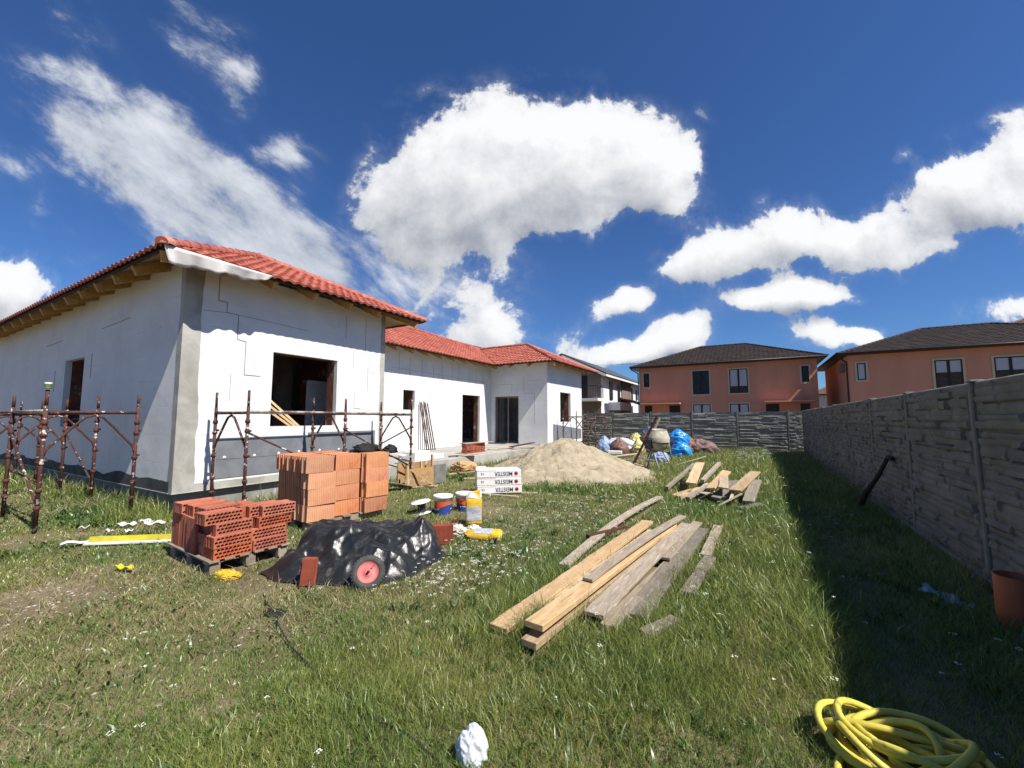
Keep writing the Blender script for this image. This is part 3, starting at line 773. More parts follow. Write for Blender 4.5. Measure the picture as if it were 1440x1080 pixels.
# ------------------------------------------------------------------ concrete panel fences
def stone_panel(L, Hh, seed, wavy=False, m='fence'):
    """cast panel: front face is -y, bottom at z=0, runs along +x"""
    nu, nz = 130, 132
    u = np.linspace(0, L, nu); z = np.linspace(0, Hh, nz)
    U, Zz = np.meshgrid(u, z)
    r = np.random.RandomState(seed)
    D = np.zeros_like(U)
    slab = np.minimum((Zz / .5).astype(int), 3)
    for s in range(4):
        rows = 6 if not wavy else 7
        cuts = np.sort(np.concatenate([[0, .5], np.linspace(0, .5, rows + 1)[1:-1] + r.uniform(-.018, .018, rows - 1)]))
        for k in range(rows):
            drift = .018 * (fbm(U * 1.4 + s * 9 + k * 3.7, Zz * 0 + k, seed, 3) - .5) * (3.0 if wavy else 1.6)
            zz = Zz - s * .5
            inrow = (slab == s) & (zz >= cuts[k] + (drift if k else -1)) & (zz < cuts[k + 1] + (drift if k < rows - 1 else 1))
            x = 0
            while x < L:
                ln = r.uniform(.16, .62) if not wavy else r.uniform(.5, 1.2)
                seg = inrow & (U >= x) & (U < x + ln)
                t = np.clip((zz - cuts[k]) / (cuts[k + 1] - cuts[k]), 0, 1)
                base = r.uniform(.004, .044); tilt = r.uniform(-.018, .030)
                D[seg] = (base + tilt * (t[seg] - .3) + (.010 * np.sin(t[seg] * 3.1)) + r.uniform(-.012, .012) * (U[seg] - x) / ln)
                x += ln
    D += .008 * (fbm(U * 9, Zz * 14, seed + 3, 3) - .5)
    edge = np.minimum(np.minimum(U, L - U) / .03, 1); D *= np.clip(edge, 0, 1)
    sj = np.abs((Zz + 1e-4) % .5); sj = np.minimum(sj, .5 - sj); D *= np.clip(sj / .018, .1, 1)
    D = np.clip(D, -.004, .07)
    P = np.stack([U, -.018 - D, Zz], -1)
    mb = MB(); mb.grid(P, 0, False)
    mb.box((L / 2, .0, Hh / 2), (L, .034, Hh))
    return mb.mesh('panel', M[m])
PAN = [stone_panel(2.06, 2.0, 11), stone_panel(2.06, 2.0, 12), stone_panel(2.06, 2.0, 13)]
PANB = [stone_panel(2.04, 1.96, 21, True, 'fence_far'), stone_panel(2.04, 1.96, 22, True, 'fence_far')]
def post_mesh(h):
    mb = MB()
    mb.box((0, 0, h / 2 - .01), (.085, .11, h + .02), bevel=.012)
    mb.box((0, .01, h / 2 - .01), (.13, .07, h - .02), bevel=.008)
    mb.box((0, 0, h + .018), (.10, .115, .03), bevel=.01, taper=.8)
    return mb.mesh('post', M['fence_post'])
POSTM = post_mesh(2.0)
def fence(name, start, rot, n, pitch, pans, label, panel_last=True):
    f = thing(name, start, label, 'fence', rotz=rot)
    for k in range(n):
        o = bpy.data.objects.new('post', POSTM); COL.objects.link(o); o.parent = f; o.location = (k * pitch, 0, rnd.uniform(-.012, .012)); o.rotation_euler = (rnd.uniform(-.008, .008), rnd.uniform(-.008, .008), 0)
        if k < n - 1:
            o = bpy.data.objects.new('panel', pans[k % len(pans)]); COL.objects.link(o); o.parent = f
            o.location = (k * pitch + (pitch - 2.06) / 2, 0, .02 + rnd.uniform(-.01, .01))
    mb = MB(); mb.box(((n - 1) * pitch / 2, -.035, .03), ((n - 1) * pitch, .12, .10), bevel=.015)
    mb.build('footing', M['fence_post'], f, local=True)
    return f
# right fence runs along y, its face looks to -x ; left-to-right in its own frame = -y ... +y flipped
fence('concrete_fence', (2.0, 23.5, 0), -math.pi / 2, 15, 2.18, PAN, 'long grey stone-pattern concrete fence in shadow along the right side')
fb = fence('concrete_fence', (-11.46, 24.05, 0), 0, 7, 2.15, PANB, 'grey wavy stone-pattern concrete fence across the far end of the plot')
o = bpy.data.objects.new('panel', PANB[1]); COL.objects.link(o); o.parent = fb; o.location = (6 * 2.15 + .05, 0, .02); o.scale = (.27, 1, 1)

# ------------------------------------------------------------------ neighbouring houses
def hip_house(name, x0, x1, y0, y1, ze, pitch, over, label, wallmat, roofmat, base_x=None):
    t = thing(name, ((x0 + x1) / 2, (y0 + y1) / 2, 0), label, 'house')
    mb = MB(); mb.box(((x0 + x1) / 2, (y0 + y1) / 2, ze / 2), (x1 - x0, y1 - y0, ze)); mb.build('wall', wallmat, t)
    X0, X1, Y0, Y1 = x0 - over, x1 + over, y0 - over, y1 + over
    tan = math.tan(rad(pitch)); run = min(X1 - X0, Y1 - Y0) / 2; z = ze - .02
    kw = dict(w=.30, course=.36, amp=.03, sub=4, thick=.025)
    r = MB(); LX, LY = X1 - X0, Y1 - Y0
    roof_slope(r, (X0, Y0, z), (1, 0, 0), (0, 1, 0), LX, run, tan, lin(0, 1), lin(LX, -1), **kw)
    roof_slope(r, (X1, Y1, z), (-1, 0, 0), (0, -1, 0), LX, run, tan, lin(0, 1), lin(LX, -1), **kw)
    roof_slope(r, (X1, Y0, z), (0, 1, 0), (-1, 0, 0), LY, run, tan, lin(0, 1), lin(LY, -1), **kw)
    roof_slope(r, (X0, Y1, z), (0, -1, 0), (1, 0, 0), LY, run, tan, lin(0, 1), lin(LY, -1), **kw)
    ro = r.build('roof', roofmat, t)
    mb = MB(); zr = z + run * tan + .03
    if LX > LY: A, B = (X0 + run, (Y0 + Y1) / 2, zr), (X1 - run, (Y0 + Y1) / 2, zr)
    else: A, B = ((X0 + X1) / 2, Y0 + run, zr), ((X0 + X1) / 2, Y1 - run, zr)
    cap_line(mb, A, B)
    for c, e in (((X0, Y0), A), ((X0, Y1), A if LX > LY else B), ((X1, Y0), B if LX > LY else A), ((X1, Y1), B)): cap_line(mb, (*c, z + .03), e)
    mb.build('ridge_cap', roofmat, ro)
    mb = MB(); mb.box(((X0 + X1) / 2, (Y0 + Y1) / 2, ze - .055), (LX - .04, LY - .04, .05)); mb.build('eaves', M['gutter'], t)
    mb = MB()
    for a, b in (((X0, Y0 - .06), (X1, Y0 - .06)), ((X0 - .06, Y0), (X0 - .06, Y1))):
        mb.tube([(a[0], a[1], ze - .02), (b[0], b[1], ze - .02)], .065, 8)
    mb.tube([(X0 - .02, Y0 + .1, ze - .06), (X0 + .02, Y0 + .12, ze - .18), (x0 - .06, y0 - .06, ze - .48), (x0 - .06, y0 - .06, .1)], .05, 8)
    mb.build('gutter', M['gutter'], t)
    return t
def window_south(t, x0, x1, z0, z1, y, leaves=2, blind=0.0, pane_backing=False, sur=.10):
    mb = MB()
    for c, s in ((((x0 + x1) / 2, y - .02, z1 + sur / 2), (x1 - x0 + 2 * sur, .05, sur)), (((x0 + x1) / 2, y - .025, z0 - sur / 2), (x1 - x0 + 2 * sur, .06, sur)),
                 ((x0 - sur / 2, y - .02, (z0 + z1) / 2), (sur, .05, z1 - z0)), ((x1 + sur / 2, y - .02, (z0 + z1) / 2), (sur, .05, z1 - z0))): mb.box(c, s)
    w = mb.build('window', M['cream'], t)
    mb = MB(); f = .06; yy = y - .02
    for i in range(leaves):
        a = x0 + (x1 - x0) * i / leaves; b = x0 + (x1 - x0) * (i + 1) / leaves
        mb.box((a + f / 2, yy, (z0 + z1) / 2), (f, .035, z1 - z0)); mb.box((b - f / 2, yy, (z0 + z1) / 2), (f, .034, z1 - z0))
        mb.box(((a + b) / 2, yy, z0 + f / 2), (b - a - 2 * f, .033, f)); mb.box(((a + b) / 2, yy, z1 - f / 2), (b - a - 2 * f, .033, f))
    mb.build('frame', M['win_dark'], w)
    mb = MB(); mb.box(((x0 + x1) / 2, y - .014, (z0 + z1) / 2), (x1 - x0 - .04, .006, z1 - z0 - .04)); mb.build('pane', M['glass'], w)
    if blind < 1:
        zb = z0 + (z1 - z0) * blind
        mb = MB(); mb.box(((x0 + x1) / 2, y - .006, (zb + z1) / 2), (x1 - x0 - .05, .006, z1 - zb)); mb.build('pane_backing', M['pane_backing'] if pane_backing else M['blind'], w)  # where no curtain hangs, a dark sheet paints the unlit room
    if blind > 0:
        mb = MB(); k = int((z1 - z0) * blind / .07)
        for i in range(k): mb.box(((x0 + x1) / 2, y - .021, z0 + .07 + i * .07), (x1 - x0 - .14, .012, .05), rotxyz(.5, 0, 0))
        mb.build('blind', M['blind'], w)
A = hip_house('peach_house', -8.14, 3.92, 35, 43.6, 5.90, 22.5, .55, 'peach two storey house with brown hipped roof straight behind the far fence', M['peach'], M['brown_tile'])
for (x0, x1, z0, z1, lv, bl, cu) in ((-7.76, -7.30, 4.24, 5.38, 1, 0, False), (-4.02, -2.84, 3.54, 5.36, 2, .05, False), (-1.46, -.26, 3.56, 5.36, 2, .28, True), (3.02, 3.44, 4.19, 5.32, 1, 0, False),
                                 (-4.04, -2.82, 1.2, 2.76, 2, 0, True), (-1.5, -.28, 1.2, 2.76, 2, .3, True)): window_south(A, x0, x1, z0, z1, 35, lv, bl, cu)
for x0, x1 in ((-7.72, -7.15), (-5.8, -5.0), (.8, 1.6), (2.85, 3.4)): 
    mb = MB(); mb.box(((x0 + x1) / 2, 34.99, 1.5), (x1 - x0, .05, 2.4)); mb.build('door', M['win_dark'], A)
mb = MB()
for x0, x1 in ((-7.9, -4.9), (.7, 3.6)): mb.box(((x0 + x1) / 2, 34.55, 2.86), (x1 - x0, .95, .10))
mb.build('canopy', M['peach'], A)
B = hip_house('peach_house', 5.1, 17.5, 32, 41.2, 5.58, 20.6, .55, 'peach two storey house with dark roof above the right side fence', M['peach'], M['brown_tile'])
for (x0, x1, z0, z1, lv, bl, cu) in ((5.52, 5.94, 3.97, 5.0, 1, 0, True), (8.93, 10.05, 3.36, 4.93, 2, .55, True), (11.25, 12.45, 3.36, 4.93, 2, .55, True), (14.4, 15.0, 3.9, 4.95, 1, 0, False)): window_south(B, x0, x1, z0, z1, 32, lv, bl, cu)
mb = MB(); mb.box((5.0, 33.2, 4.85), (.28, .75, .55), bevel=.03); mb.build('air_conditioner', M['grey_render'], B)
C_ = hip_house('house', 14.5, 30.0, 46.0, 58, 7.6, 22, .5, 'far house whose faded brown tiled roof shows over the dark roof at the right', M['peach'], M['brown_tile_b'])
D_ = hip_house('house', 6.3, 13.5, 62, 70, 4.6, 24, .5, 'small pale far house seen in the gap between the two peach houses', M['white_render'], M['brown_tile_b'])
# white house behind the left end of the far fence
Wh = thing('white_house', (-13.6, 40, 0), 'white and taupe house with grey gable roof, balcony and dark railing behind the far fence', 'house')
mb = MB(); mb.box((-13.8, 40.6, 2.75), (5.4, 13.2, 5.5))
mb.add([(-16.5, 34.0, 5.5), (-11.1, 34.0, 5.5), (-14.4, 34.0, 7.1), (-16.5, 47.2, 5.5), (-11.1, 47.2, 5.5), (-14.4, 47.2, 7.1)], [(0, 1, 2), (3, 5, 4)]); mb.build('wall', M['white_render'], Wh)
mb = MB(); mb.box((-13.8, 33.985, 2.75), (5.38, .03, 5.48)); mb.add([(-16.5, 33.97, 5.49), (-11.1, 33.97, 5.49), (-14.4, 33.97, 7.05)], [(0, 1, 2)]); mb.build('gable_face', M['grey_render'], Wh)  # darker taupe sheet over the white gable
mb = MB(); s = (7.1 - 5.5) / 3.3
for sg, ex in ((1, 4.0), (-1, 3.0)):
    a = Vector((-14.4, 33.3, 7.25)); b = Vector((-14.4 + sg * ex, 33.3, 7.25 - ex * s)); d = Vector((0, 14.4, 0)); up_ = Vector((0, 0, .16))
    mb.add([a, b, b + d, a + d, a + up_, b + up_, b + d + up_, a + d + up_], [(0, 1, 2, 3), (7, 6, 5, 4), (0, 4, 5, 1), (1, 5, 6, 2), (2, 6, 7, 3)])
ro = mb.build('roof', M['grey_roof'], Wh)
mb = MB(); mb.bar((-14.4, 33.28, 7.16), (-10.45, 33.28, 7.16 - 3.95 * s), .05, .2); mb.bar((-10.42, 33.3, 5.26), (-10.42, 47.6, 5.26), .05, .16); mb.build('fascia', M['white_render'], ro)
mb = MB(); mb.box((-12.6, 33.1, 3.22), (3.6, 1.8, .22)); bal = mb.build('balcony', M['white_render'], Wh)
mb = MB()
for i in range(24): mb.box((-14.3 + i * .15, 32.3, 3.85), (.022, .022, .98))
for i in range(11): mb.box((-10.86, 32.35 + i * .15, 3.85), (.022, .022, .98))
mb.box((-12.6, 32.3, 4.35), (3.52, .05, .05)); mb.box((-10.86, 33.1, 4.352), (.05, 1.6, .05)); mb.build('railing', M['rail'], bal)
mb = MB()
for y0, y1, z0, z1 in ((36.3, 37.2, 3.35, 5.0), (38.9, 39.6, 3.0, 4.9), (44.0, 44.5, 3.4, 4.9), (45.9, 46.6, 3.7, 4.8)):
    w = MB(); w.box((-11.07, (y0 + y1) / 2, (z0 + z1) / 2), (.08, y1 - y0, z1 - z0)); w_ = w.build('window', M['win_dark'], Wh)
    p = MB(); p.box((-11.025, (y0 + y1) / 2, (z0 + z1) / 2), (.01, y1 - y0 - .16, z1 - z0 - .16)); p.build('pane', M['glass'], w_)
w = MB(); w.box((-13.0, 33.95, 4.35), (1.4, .06, 2.0)); w_ = w.build('window', M['win_dark'], Wh)
p = MB(); p.box((-13.0, 33.912, 4.35), (1.2, .01, 1.8)); p.build('pane', M['glass'], w_)
mb = MB(); mb.box((-11.05, 41.8, 3.5), (.13, 3.4, 3.9)); mb.build('wall_cladding', M['grey_render'], Wh)
mb = MB(); mb.box((-10.6, 37.6, 2.75), (1.2, 3.6, .7)); mb.build('porch_box', M['white_render'], Wh)
mb = MB()
a = Vector((-11.1, 39.6, 3.6)); b = Vector((-9.3, 39.6, 2.95)); d = Vector((0, 3.6, 0)); u_ = Vector((0, 0, .12))
mb.add([a, b, b + d, a + d, a + u_, b + u_, b + d + u_, a + d + u_], [(0, 1, 2, 3), (7, 6, 5, 4), (0, 4, 5, 1), (1, 5, 6, 2), (2, 6, 7, 3), (3, 7, 4, 0)]); mb.build('porch_roof', M['brown_tile_b'], Wh)
mb = MB(); mb.tube([(-10.5, 33.4, 5.25), (-10.5, 47.4, 5.25)], .06, 8); mb.tube([(-10.5, 42.6, 5.2), (-11.0, 42.7, 4.9), (-11.0, 42.7, .2)], .045, 8); mb.build('gutter', M['gutter'], Wh)
mb = MB(); pts = [(-20.0 + 12.0 * i / 14, 37 + .3 * i / 14, 7.6 - .35 * math.sin(math.pi * i / 14) - 1.0 * i / 14) for i in range(15)]
mb.tube(pts, .012, 5); o = mb.build('overhead_wire', M['cable'], base=pts[0]); tag(o, 'thin dark overhead wire between the white house and the peach house', 'wire')

# ------------------------------------------------------------------ scaffolding
def bent(mb, p0, p1, zt, zf, r=.019):
    """bent brace of a frame between posts p0 and p1 (x, y)"""
    a = Vector((*p0, 0)); b = Vector((*p1, 0)); P = []
    for s, z in ((0, zf - .14), (.03, zf), (.30, zt - .16), (.40, zt - .04), (.5, zt), (.60, zt - .04), (.70, zt - .16), (.97, zf), (1.0, zf - .14)):
        q = a.lerp(b, s); q.z = z; P.append(q)
    mb.tube(P, r, 8)
def frame(parent, p0, p1, h=2.06, zbar=1.74, r=.026, lean=0.0):
    hs = (h + rnd.uniform(-.02, .05), h + rnd.uniform(-.02, .05))
    fr = None
    for p, hh in zip((p0, p1), hs):
        mb = MB(); mb.tube([(p[0], p[1], -.03), (p[0] + lean, p[1], zbar + .1)], r, 10); mb.tube([(p[0] + lean, p[1], zbar + .09), (p[0] + lean * 1.1, p[1], hh)], r * .8, 10)
        for z in (.34, .62, 1.02, 1.42, 1.60): mb.lathe([(r * 1.02, -.03), (r * 1.45, -.025), (r * 1.45, .025), (r * 1.02, .03)], (p[0] + lean * z / 1.8, p[1], z + rnd.uniform(-.03, .03)), n=10)
        post = mb.build('post', M['scaf'], parent)
        for z in (.36, 1.03, 1.44):
            mb = MB(); mb.box((p[0] + lean * z / 1.8, p[1] + .035, z), (.012, .06, .03)); mb.box((p[0] + lean * z / 1.8 + .03, p[1] + .03, z + .004), (.05, .012, .022)); mb.build('clip', M['scaf'], post)
    mb = MB(); mb.tube([(p0[0] + lean, p0[1], zbar), (p1[0] + lean, p1[1], zbar)], r * .92, 10); mb.build('top_bar', M['scaf'], parent)
    mb = MB(); bent(mb, (p0[0] + lean, p0[1]), (p1[0] + lean, p1[1]), zbar - .04, zbar - .56); mb.build('bent_brace', M['scaf'], parent)
sl = thing('scaffold', (-11.8, 2.3, 0), 'rusty brown tube scaffold with bent braces standing in grass along the left house wall', 'scaffold')
LX = (-9.03, -10.93, -12.80, -14.68, -16.6)
for x in LX: frame(sl, (x, 1.80), (x, 2.86), lean=rnd.uniform(-.03, .03))
def rail(a, b, m='scaf', r=.021, name='rail', parent=None):
    mb = MB(); mb.tube([a, b], r, 8); return mb.build(name, M[m], parent)
for i in range(4):
    rail((LX[i], 1.80, 1.76), (LX[i + 1], 1.80, 1.76), 'scaf_white' if i == 0 else 'scaf', parent=sl)
    if i != 1: rail((LX[i], 2.86, 1.745), (LX[i + 1], 2.86, 1.745), 'scaf', parent=sl)
rail((LX[1], 1.80, 1.38), (LX[0], 1.80, .36), r=.018, name='diagonal_brace', parent=sl)
rail((LX[1], 2.86, .42), (LX[2], 2.86, 1.36), r=.018, name='diagonal_brace', parent=sl)
rail((LX[0], 1.82, .70), (LX[1], 1.82, .78), r=.016, name='diagonal_brace', parent=sl)
mb = MB(); mb.lathe([(.0, .10), (.038, .10), (.04, .096), (.04, 0), (.0, 0)], (-9.03, 1.80, 2.08), n=14)
o = mb.build('tin_can', M['white_pl'], base=(-9.03, 1.80, 2.08)); tag(o, 'small green and cream tin put over the tallest left scaffold post', 'tin')
mb = MB(); mb.lathe([(.041, .025), (.041, .078)], (-9.03, 1.80, 2.08), n=14); mb.build('label_band', M['foliage'], o)
sf = thing('scaffold', (-7.7, 5.5, 0), 'rusty tube scaffold with three braced frames standing before the front window', 'scaffold')
FY = (3.67, 5.54, 7.42)
for y in FY: frame(sf, (-8.2, y), (-7.15, y), lean=rnd.uniform(-.015, .015))
for i in range(2):
    rail((-7.15, FY[i], 1.76), (-7.15, FY[i + 1], 1.76), 'scaf_white', parent=sf)
    rail((-8.2, FY[i], 1.755), (-8.2, FY[i + 1], 1.755), 'scaf_white', parent=sf)
    rail((-7.15, FY[i], 1.42), (-7.15, FY[i + 1], .50), r=.017, name='diagonal_brace', parent=sf)
rail((-8.2, FY[2], 1.0), (-7.15, FY[2], 1.44), r=.016, name='diagonal_brace', parent=sf)
rail((-8.2, FY[2], .55), (-7.15, FY[2], .40), r=.016, name='diagonal_brace', parent=sf)
rail((-7.9, 6.6, .95), (-7.15, FY[2], .62), r=.016, name='diagonal_brace', parent=sf)
sw = thing('scaffold', (-7.8, 20.5, 0), 'far rusty tube scaffold below the window of the end wing', 'scaffold')
for y in (19.2, 21.0, 22.8): frame(sw, (-8.25, y), (-7.2, y))
for i in range(2):
    rail((-7.2, (19.2, 21.0)[i], 1.76), (-7.2, (21.0, 22.8)[i], 1.76), 'scaf', parent=sw)
    rail((-7.2, (19.2, 21.0)[i], .5), (-7.2, (21.0, 22.8)[i], 1.5), r=.017, name='diagonal_brace', parent=sw)
for k in range(5):
    mb = MB(); y = 12.68 + k * .125
    mb.tube([(-11.38, y + .03, .37), (-11.80, y + rnd.uniform(-.05, .05), 2.32 + rnd.uniform(-.06, .06))], .024, 9)
    o = mb.build('scaffold_tube', M['scaf'], base=(-11.38, y + .03, .37))
    tag(o, 'dark scaffold tube leaning upright in a bundle against the white courtyard wall', 'tube', 'tubes leaning on the courtyard wall')

# ------------------------------------------------------------------ bricks
def hollow_brick(L=.375, D=.25, Hh=.118, nc=9, nr=3):
    """red hollow brick lying down: hole face looks to +y (length along x), origin at base centre"""
    mb = MB()
    cw = (L - .012) / (nc + .5); ch = (Hh - .010) / nr
    x0 = -L / 2; z0 = 0.0
    for sy, y in ((1, D / 2), (-1, -D / 2)):
        for r in range(nr):
            zb, zt = .005 + r * ch, .005 + (r + 1) * ch
            off = 0 if r % 2 == 0 else cw / 2
            xs = -L / 2 + .006 + off
            # solid strips at both ends of the row
            for a, b in ((-L / 2, xs), (xs + nc * cw, L / 2)): mb.add([(a, y, zb), (b, y, zb), (b, y, zt), (a, y, zt)], [(0, 1, 2, 3)])
            for c in range(nc):
                a = xs + c * cw; b = a + cw; m_ = (a + b) / 2; zm = (zb + zt) / 2; wx = cw * .41; wz = ch * .45
                out = [(a, zb), (m_, zb), (b, zb), (b, zt), (m_, zt), (a, zt)]
                inn = [(m_ - wx, zm - wz * .45), (m_, zm - wz), (m_ + wx, zm - wz * .45), (m_ + wx, zm + wz * .45), (m_, zm + wz), (m_ - wx, zm + wz * .45)]
                V = [(p[0], y, p[1]) for p in out] + [(p[0], y, p[1]) for p in inn] + [(p[0], 0.0, p[1]) for p in inn]
                mb.add(V, [(i, (i + 1) % 6, 6 + (i + 1) % 6, 6 + i) for i in range(6)] + [(6 + i, 6 + (i + 1) % 6, 12 + (i + 1) % 6, 12 + i) for i in range(6)])
        for a, b in ((0, .005), (Hh - .005, Hh)): mb.add([(-L / 2, y, a), (L / 2, y, a), (L / 2, y, b), (-L / 2, y, b)], [(0, 1, 2, 3)])
    # top and bottom with two shallow grooves, ends
    for z, s in ((0, -1), (Hh, 1)):
        ys = [-D / 2, -D / 6 - .012, -D / 6, D / 6, D / 6 + .012, D / 2]; zs = [0, 0, -.006 * s, -.006 * s, 0, 0]
        V = [(x, yy, z + dz) for yy, dz in zip(ys, zs) for x in (-L / 2, L / 2)]
        mb.add(V, [(2 * i, 2 * i + 1, 2 * i + 3, 2 * i + 2) for i in range(5)])
    for x in (-L / 2, L / 2):
        ys = np.linspace(-D / 2, D / 2, 9); V = []
        for i, yy in enumerate(ys):
            dx = (.010 if i in (3, 5) else 0) * (1 if x > 0 else -1)
            V += [(x - dx, yy, 0), (x - dx, yy, Hh)]
        mb.add(V, [(2 * i, 2 * i + 1, 2 * i + 3, 2 * i + 2) for i in range(8)])
    return mb
def ribbed_block(L=.375, D=.25, Hh=.238, holes=True):
    """clay block standing: ribbed long faces +-y, tongue-and-groove ends +-x, hole rows in the top"""
    pts = []
    n = 15
    for i in range(n):       # front face, from -x to +x at y=-D/2
        a = -L / 2 + L * i / n; b = a + L / n * .72; c = a + L / n
        pts += [(a, -D / 2), (b, -D / 2), (b + .001, -D / 2 + .0045), (c - .001, -D / 2 + .0045)]
    tg = [(0, .0), (.12, .0), (.16, -.014), (.28, -.014), (.32, 0), (.40, 0), (.44, .014), (.56, .014), (.60, 0), (.68, 0), (.72, -.014), (.84, -.014), (.88, 0), (1, 0)]
    pts += [(L / 2 + d, -D / 2 + D * t) for t, d in tg]
    for i in range(n):
        a = L / 2 - L * i / n; b = a - L / n * .72; c = a - L / n
        pts += [(a, D / 2), (b, D / 2), (b - .001, D / 2 - .0045), (c + .001, D / 2 - .0045)]
    pts += [(-L / 2 - d, D / 2 - D * t) for t, d in tg]
    # drop near-duplicates
    q = []
    for p in pts:
        if not q or (abs(p[0] - q[-1][0]) + abs(p[1] - q[-1][1])) > 1e-5: q.append(p)
    pts = q; k = len(pts)
    mb = MB()
    V = [(x, y, 0) for x, y in pts] + [(x, y, Hh) for x, y in pts]
    mb.add(V, [tuple(range(k))[::-1], tuple(range(k, 2 * k))] + [(i, (i + 1) % k, k + (i + 1) % k, k + i) for i in range(k)])
    if holes:
        for r in range(5):
            for c in range(7):
                x = -L / 2 + .045 + c * .0475; y = -D / 2 + .035 + r * .045
                mb.lathe([(.013, .0), (.013, .004), (.008, .004), (.008, -.002)], (x, y, Hh - .001), n=5, smooth=False)
    return mb
HB = hollow_brick().mesh('hollow_brick', M['brick'])
BLK = [ribbed_block(.425).mesh('clay_block', M['brick_or']), ribbed_block(.425).mesh('clay_block', M['brick_pale'])]
BLKN = ribbed_block(.12, .11, .24, False).mesh('clay_block', M['brick_dk'])
BLKD = ribbed_block(.25, .11, .24).mesh('clay_block', M['brick_dk'])
SLIM = ribbed_block(.12, .25, .375, False).mesh('clay_block', M['brick'])
def put(name, me, loc, rot, label, cat, group=None):
    o = bpy.data.objects.new(name, me); COL.objects.link(o); o.location = loc; o.rotation_euler = rot
    return tag(o, label, cat, group)

# pallet with red hollow bricks
PR = rad(4.0)
PC = Vector((-5.53, 2.70, 0))
pal = thing('wooden_pallet', PC, 'grey wooden pallet carrying the low stack of red hollow bricks', 'pallet', rotz=-PR)
for j, y in enumerate((-.35, 0, .35)):
    for x in (-.5, 0, .5):
        mb = MB(); mb.box((x, y, .065), (.14, .10, .085), bevel=.004); mb.build('block', M['pallet'], pal, local=True)
    mb = MB(); mb.box((0, y, .0125), (1.18, .10, .02), bevel=.003); mb.build('runner', M['pallet'], pal, local=True)
for i in range(3):
    mb = MB(); mb.box(((-.5, 0, .5)[i], 0, .117), (.12, .84, .018), bevel=.003); mb.build('stringer', M['pallet'], pal, local=True)
for i in range(6):
    mb = MB(); mb.box((0, -.37 + i * .148, .137), (1.2, .10, .02), bevel=.003); mb.build('deck_board', M['pallet'], pal, local=True)
def pw(x, y, z):
    c, s = math.cos(-PR), math.sin(-PR)
    return (PC.x + x * c - y * s, PC.y + x * s + y * c, z)
rows_lbl = ('bottom course', 'second course', 'third course', 'top course')
n_b = 0
# columns along y (front, +x side): each brick's hole face looks to +x
side_lbl = ('nearest the pallet corner', 'beside the black sheet')
lay = [[(-.19, 0, 0), (.195, .01, 0)], [(-.20, .005, .02), (.185, .0, -.03)], [(-.165, -.07, .05), (.25, -.02, .03)], [(-.26, -.10, .04), (.20, -.13, -.02), ]]
for r, row in enumerate(lay):
    for c, (y, dx, a) in enumerate(row):
        x = .46 + dx
        put('hollow_brick', HB, pw(x, y, .1475 + r * .1185), (0, 0, -PR - math.pi / 2 + a), f'red hollow brick facing the camera, {rows_lbl[r]} of the pallet stack, {side_lbl[c]}', 'brick', 'red hollow bricks on the pallet')
        if r < 3: put('hollow_brick', HB, pw(x - .262, y + rnd.uniform(-.01, .01), .1475 + r * .1185), (0, 0, -PR - math.pi / 2 + a * .5), f'red hollow brick behind the front row, {rows_lbl[r]}, {side_lbl[c]}', 'brick', 'red hollow bricks on the pallet')
put('hollow_brick', HB, pw(.44, .30, .1475 + 3 * .1185 + .002), (0, 0, -PR - math.pi / 2 - .05), 'red hollow brick at the far right end of the pallet, on the top course', 'brick', 'red hollow bricks on the pallet')
put('hollow_brick', HB, pw(.16, .05, .1475 + 3 * .1185 + .002), (0, 0, -PR + .12), 'red hollow brick laid crosswise on the middle of the pallet stack', 'brick', 'red hollow bricks on the pallet')
# put('hollow_brick', HB, pw(.14, .065, .1475 + 4 * .1185 - .0), (0, 0, -PR + .02), 'red hollow brick topmost of all on the pallet stack', 'brick', 'red hollow bricks on the pallet')
# blocks on end at the left, grooved faces showing
for i in range(6):
    put('clay_block', SLIM, pw(-.53 + i * .124, -.27 + rnd.uniform(-.012, .012), .1475), (0, 0, -PR + rnd.uniform(-.04, .04)), f'upright grooved red block at the left end of the pallet, {("outermost left", "second from the left", "third from the left", "fourth from the left", "fifth from the left", "rightmost")[i]}', 'brick', 'grooved upright blocks on the pallet')
    put('clay_block', SLIM, pw(-.53 + i * .124, .0 + rnd.uniform(-.01, .01), .1475), (0, 0, -PR + rnd.uniform(-.03, .03)), 'upright grooved red block hidden in the back row of the pallet', 'brick', 'back row of upright blocks on the pallet')
for i in range(3):
    put('hollow_brick', HB, pw(-.40 + i * .27, -.2 + rnd.uniform(-.03, .03), .1475 + .3765), (0, 0, -PR + math.pi / 2 + rnd.uniform(-.04, .04)), f'red hollow brick lying on the upright blocks, {("left end", "middle", "right end")[i]}', 'brick', 'red hollow bricks on the pallet')

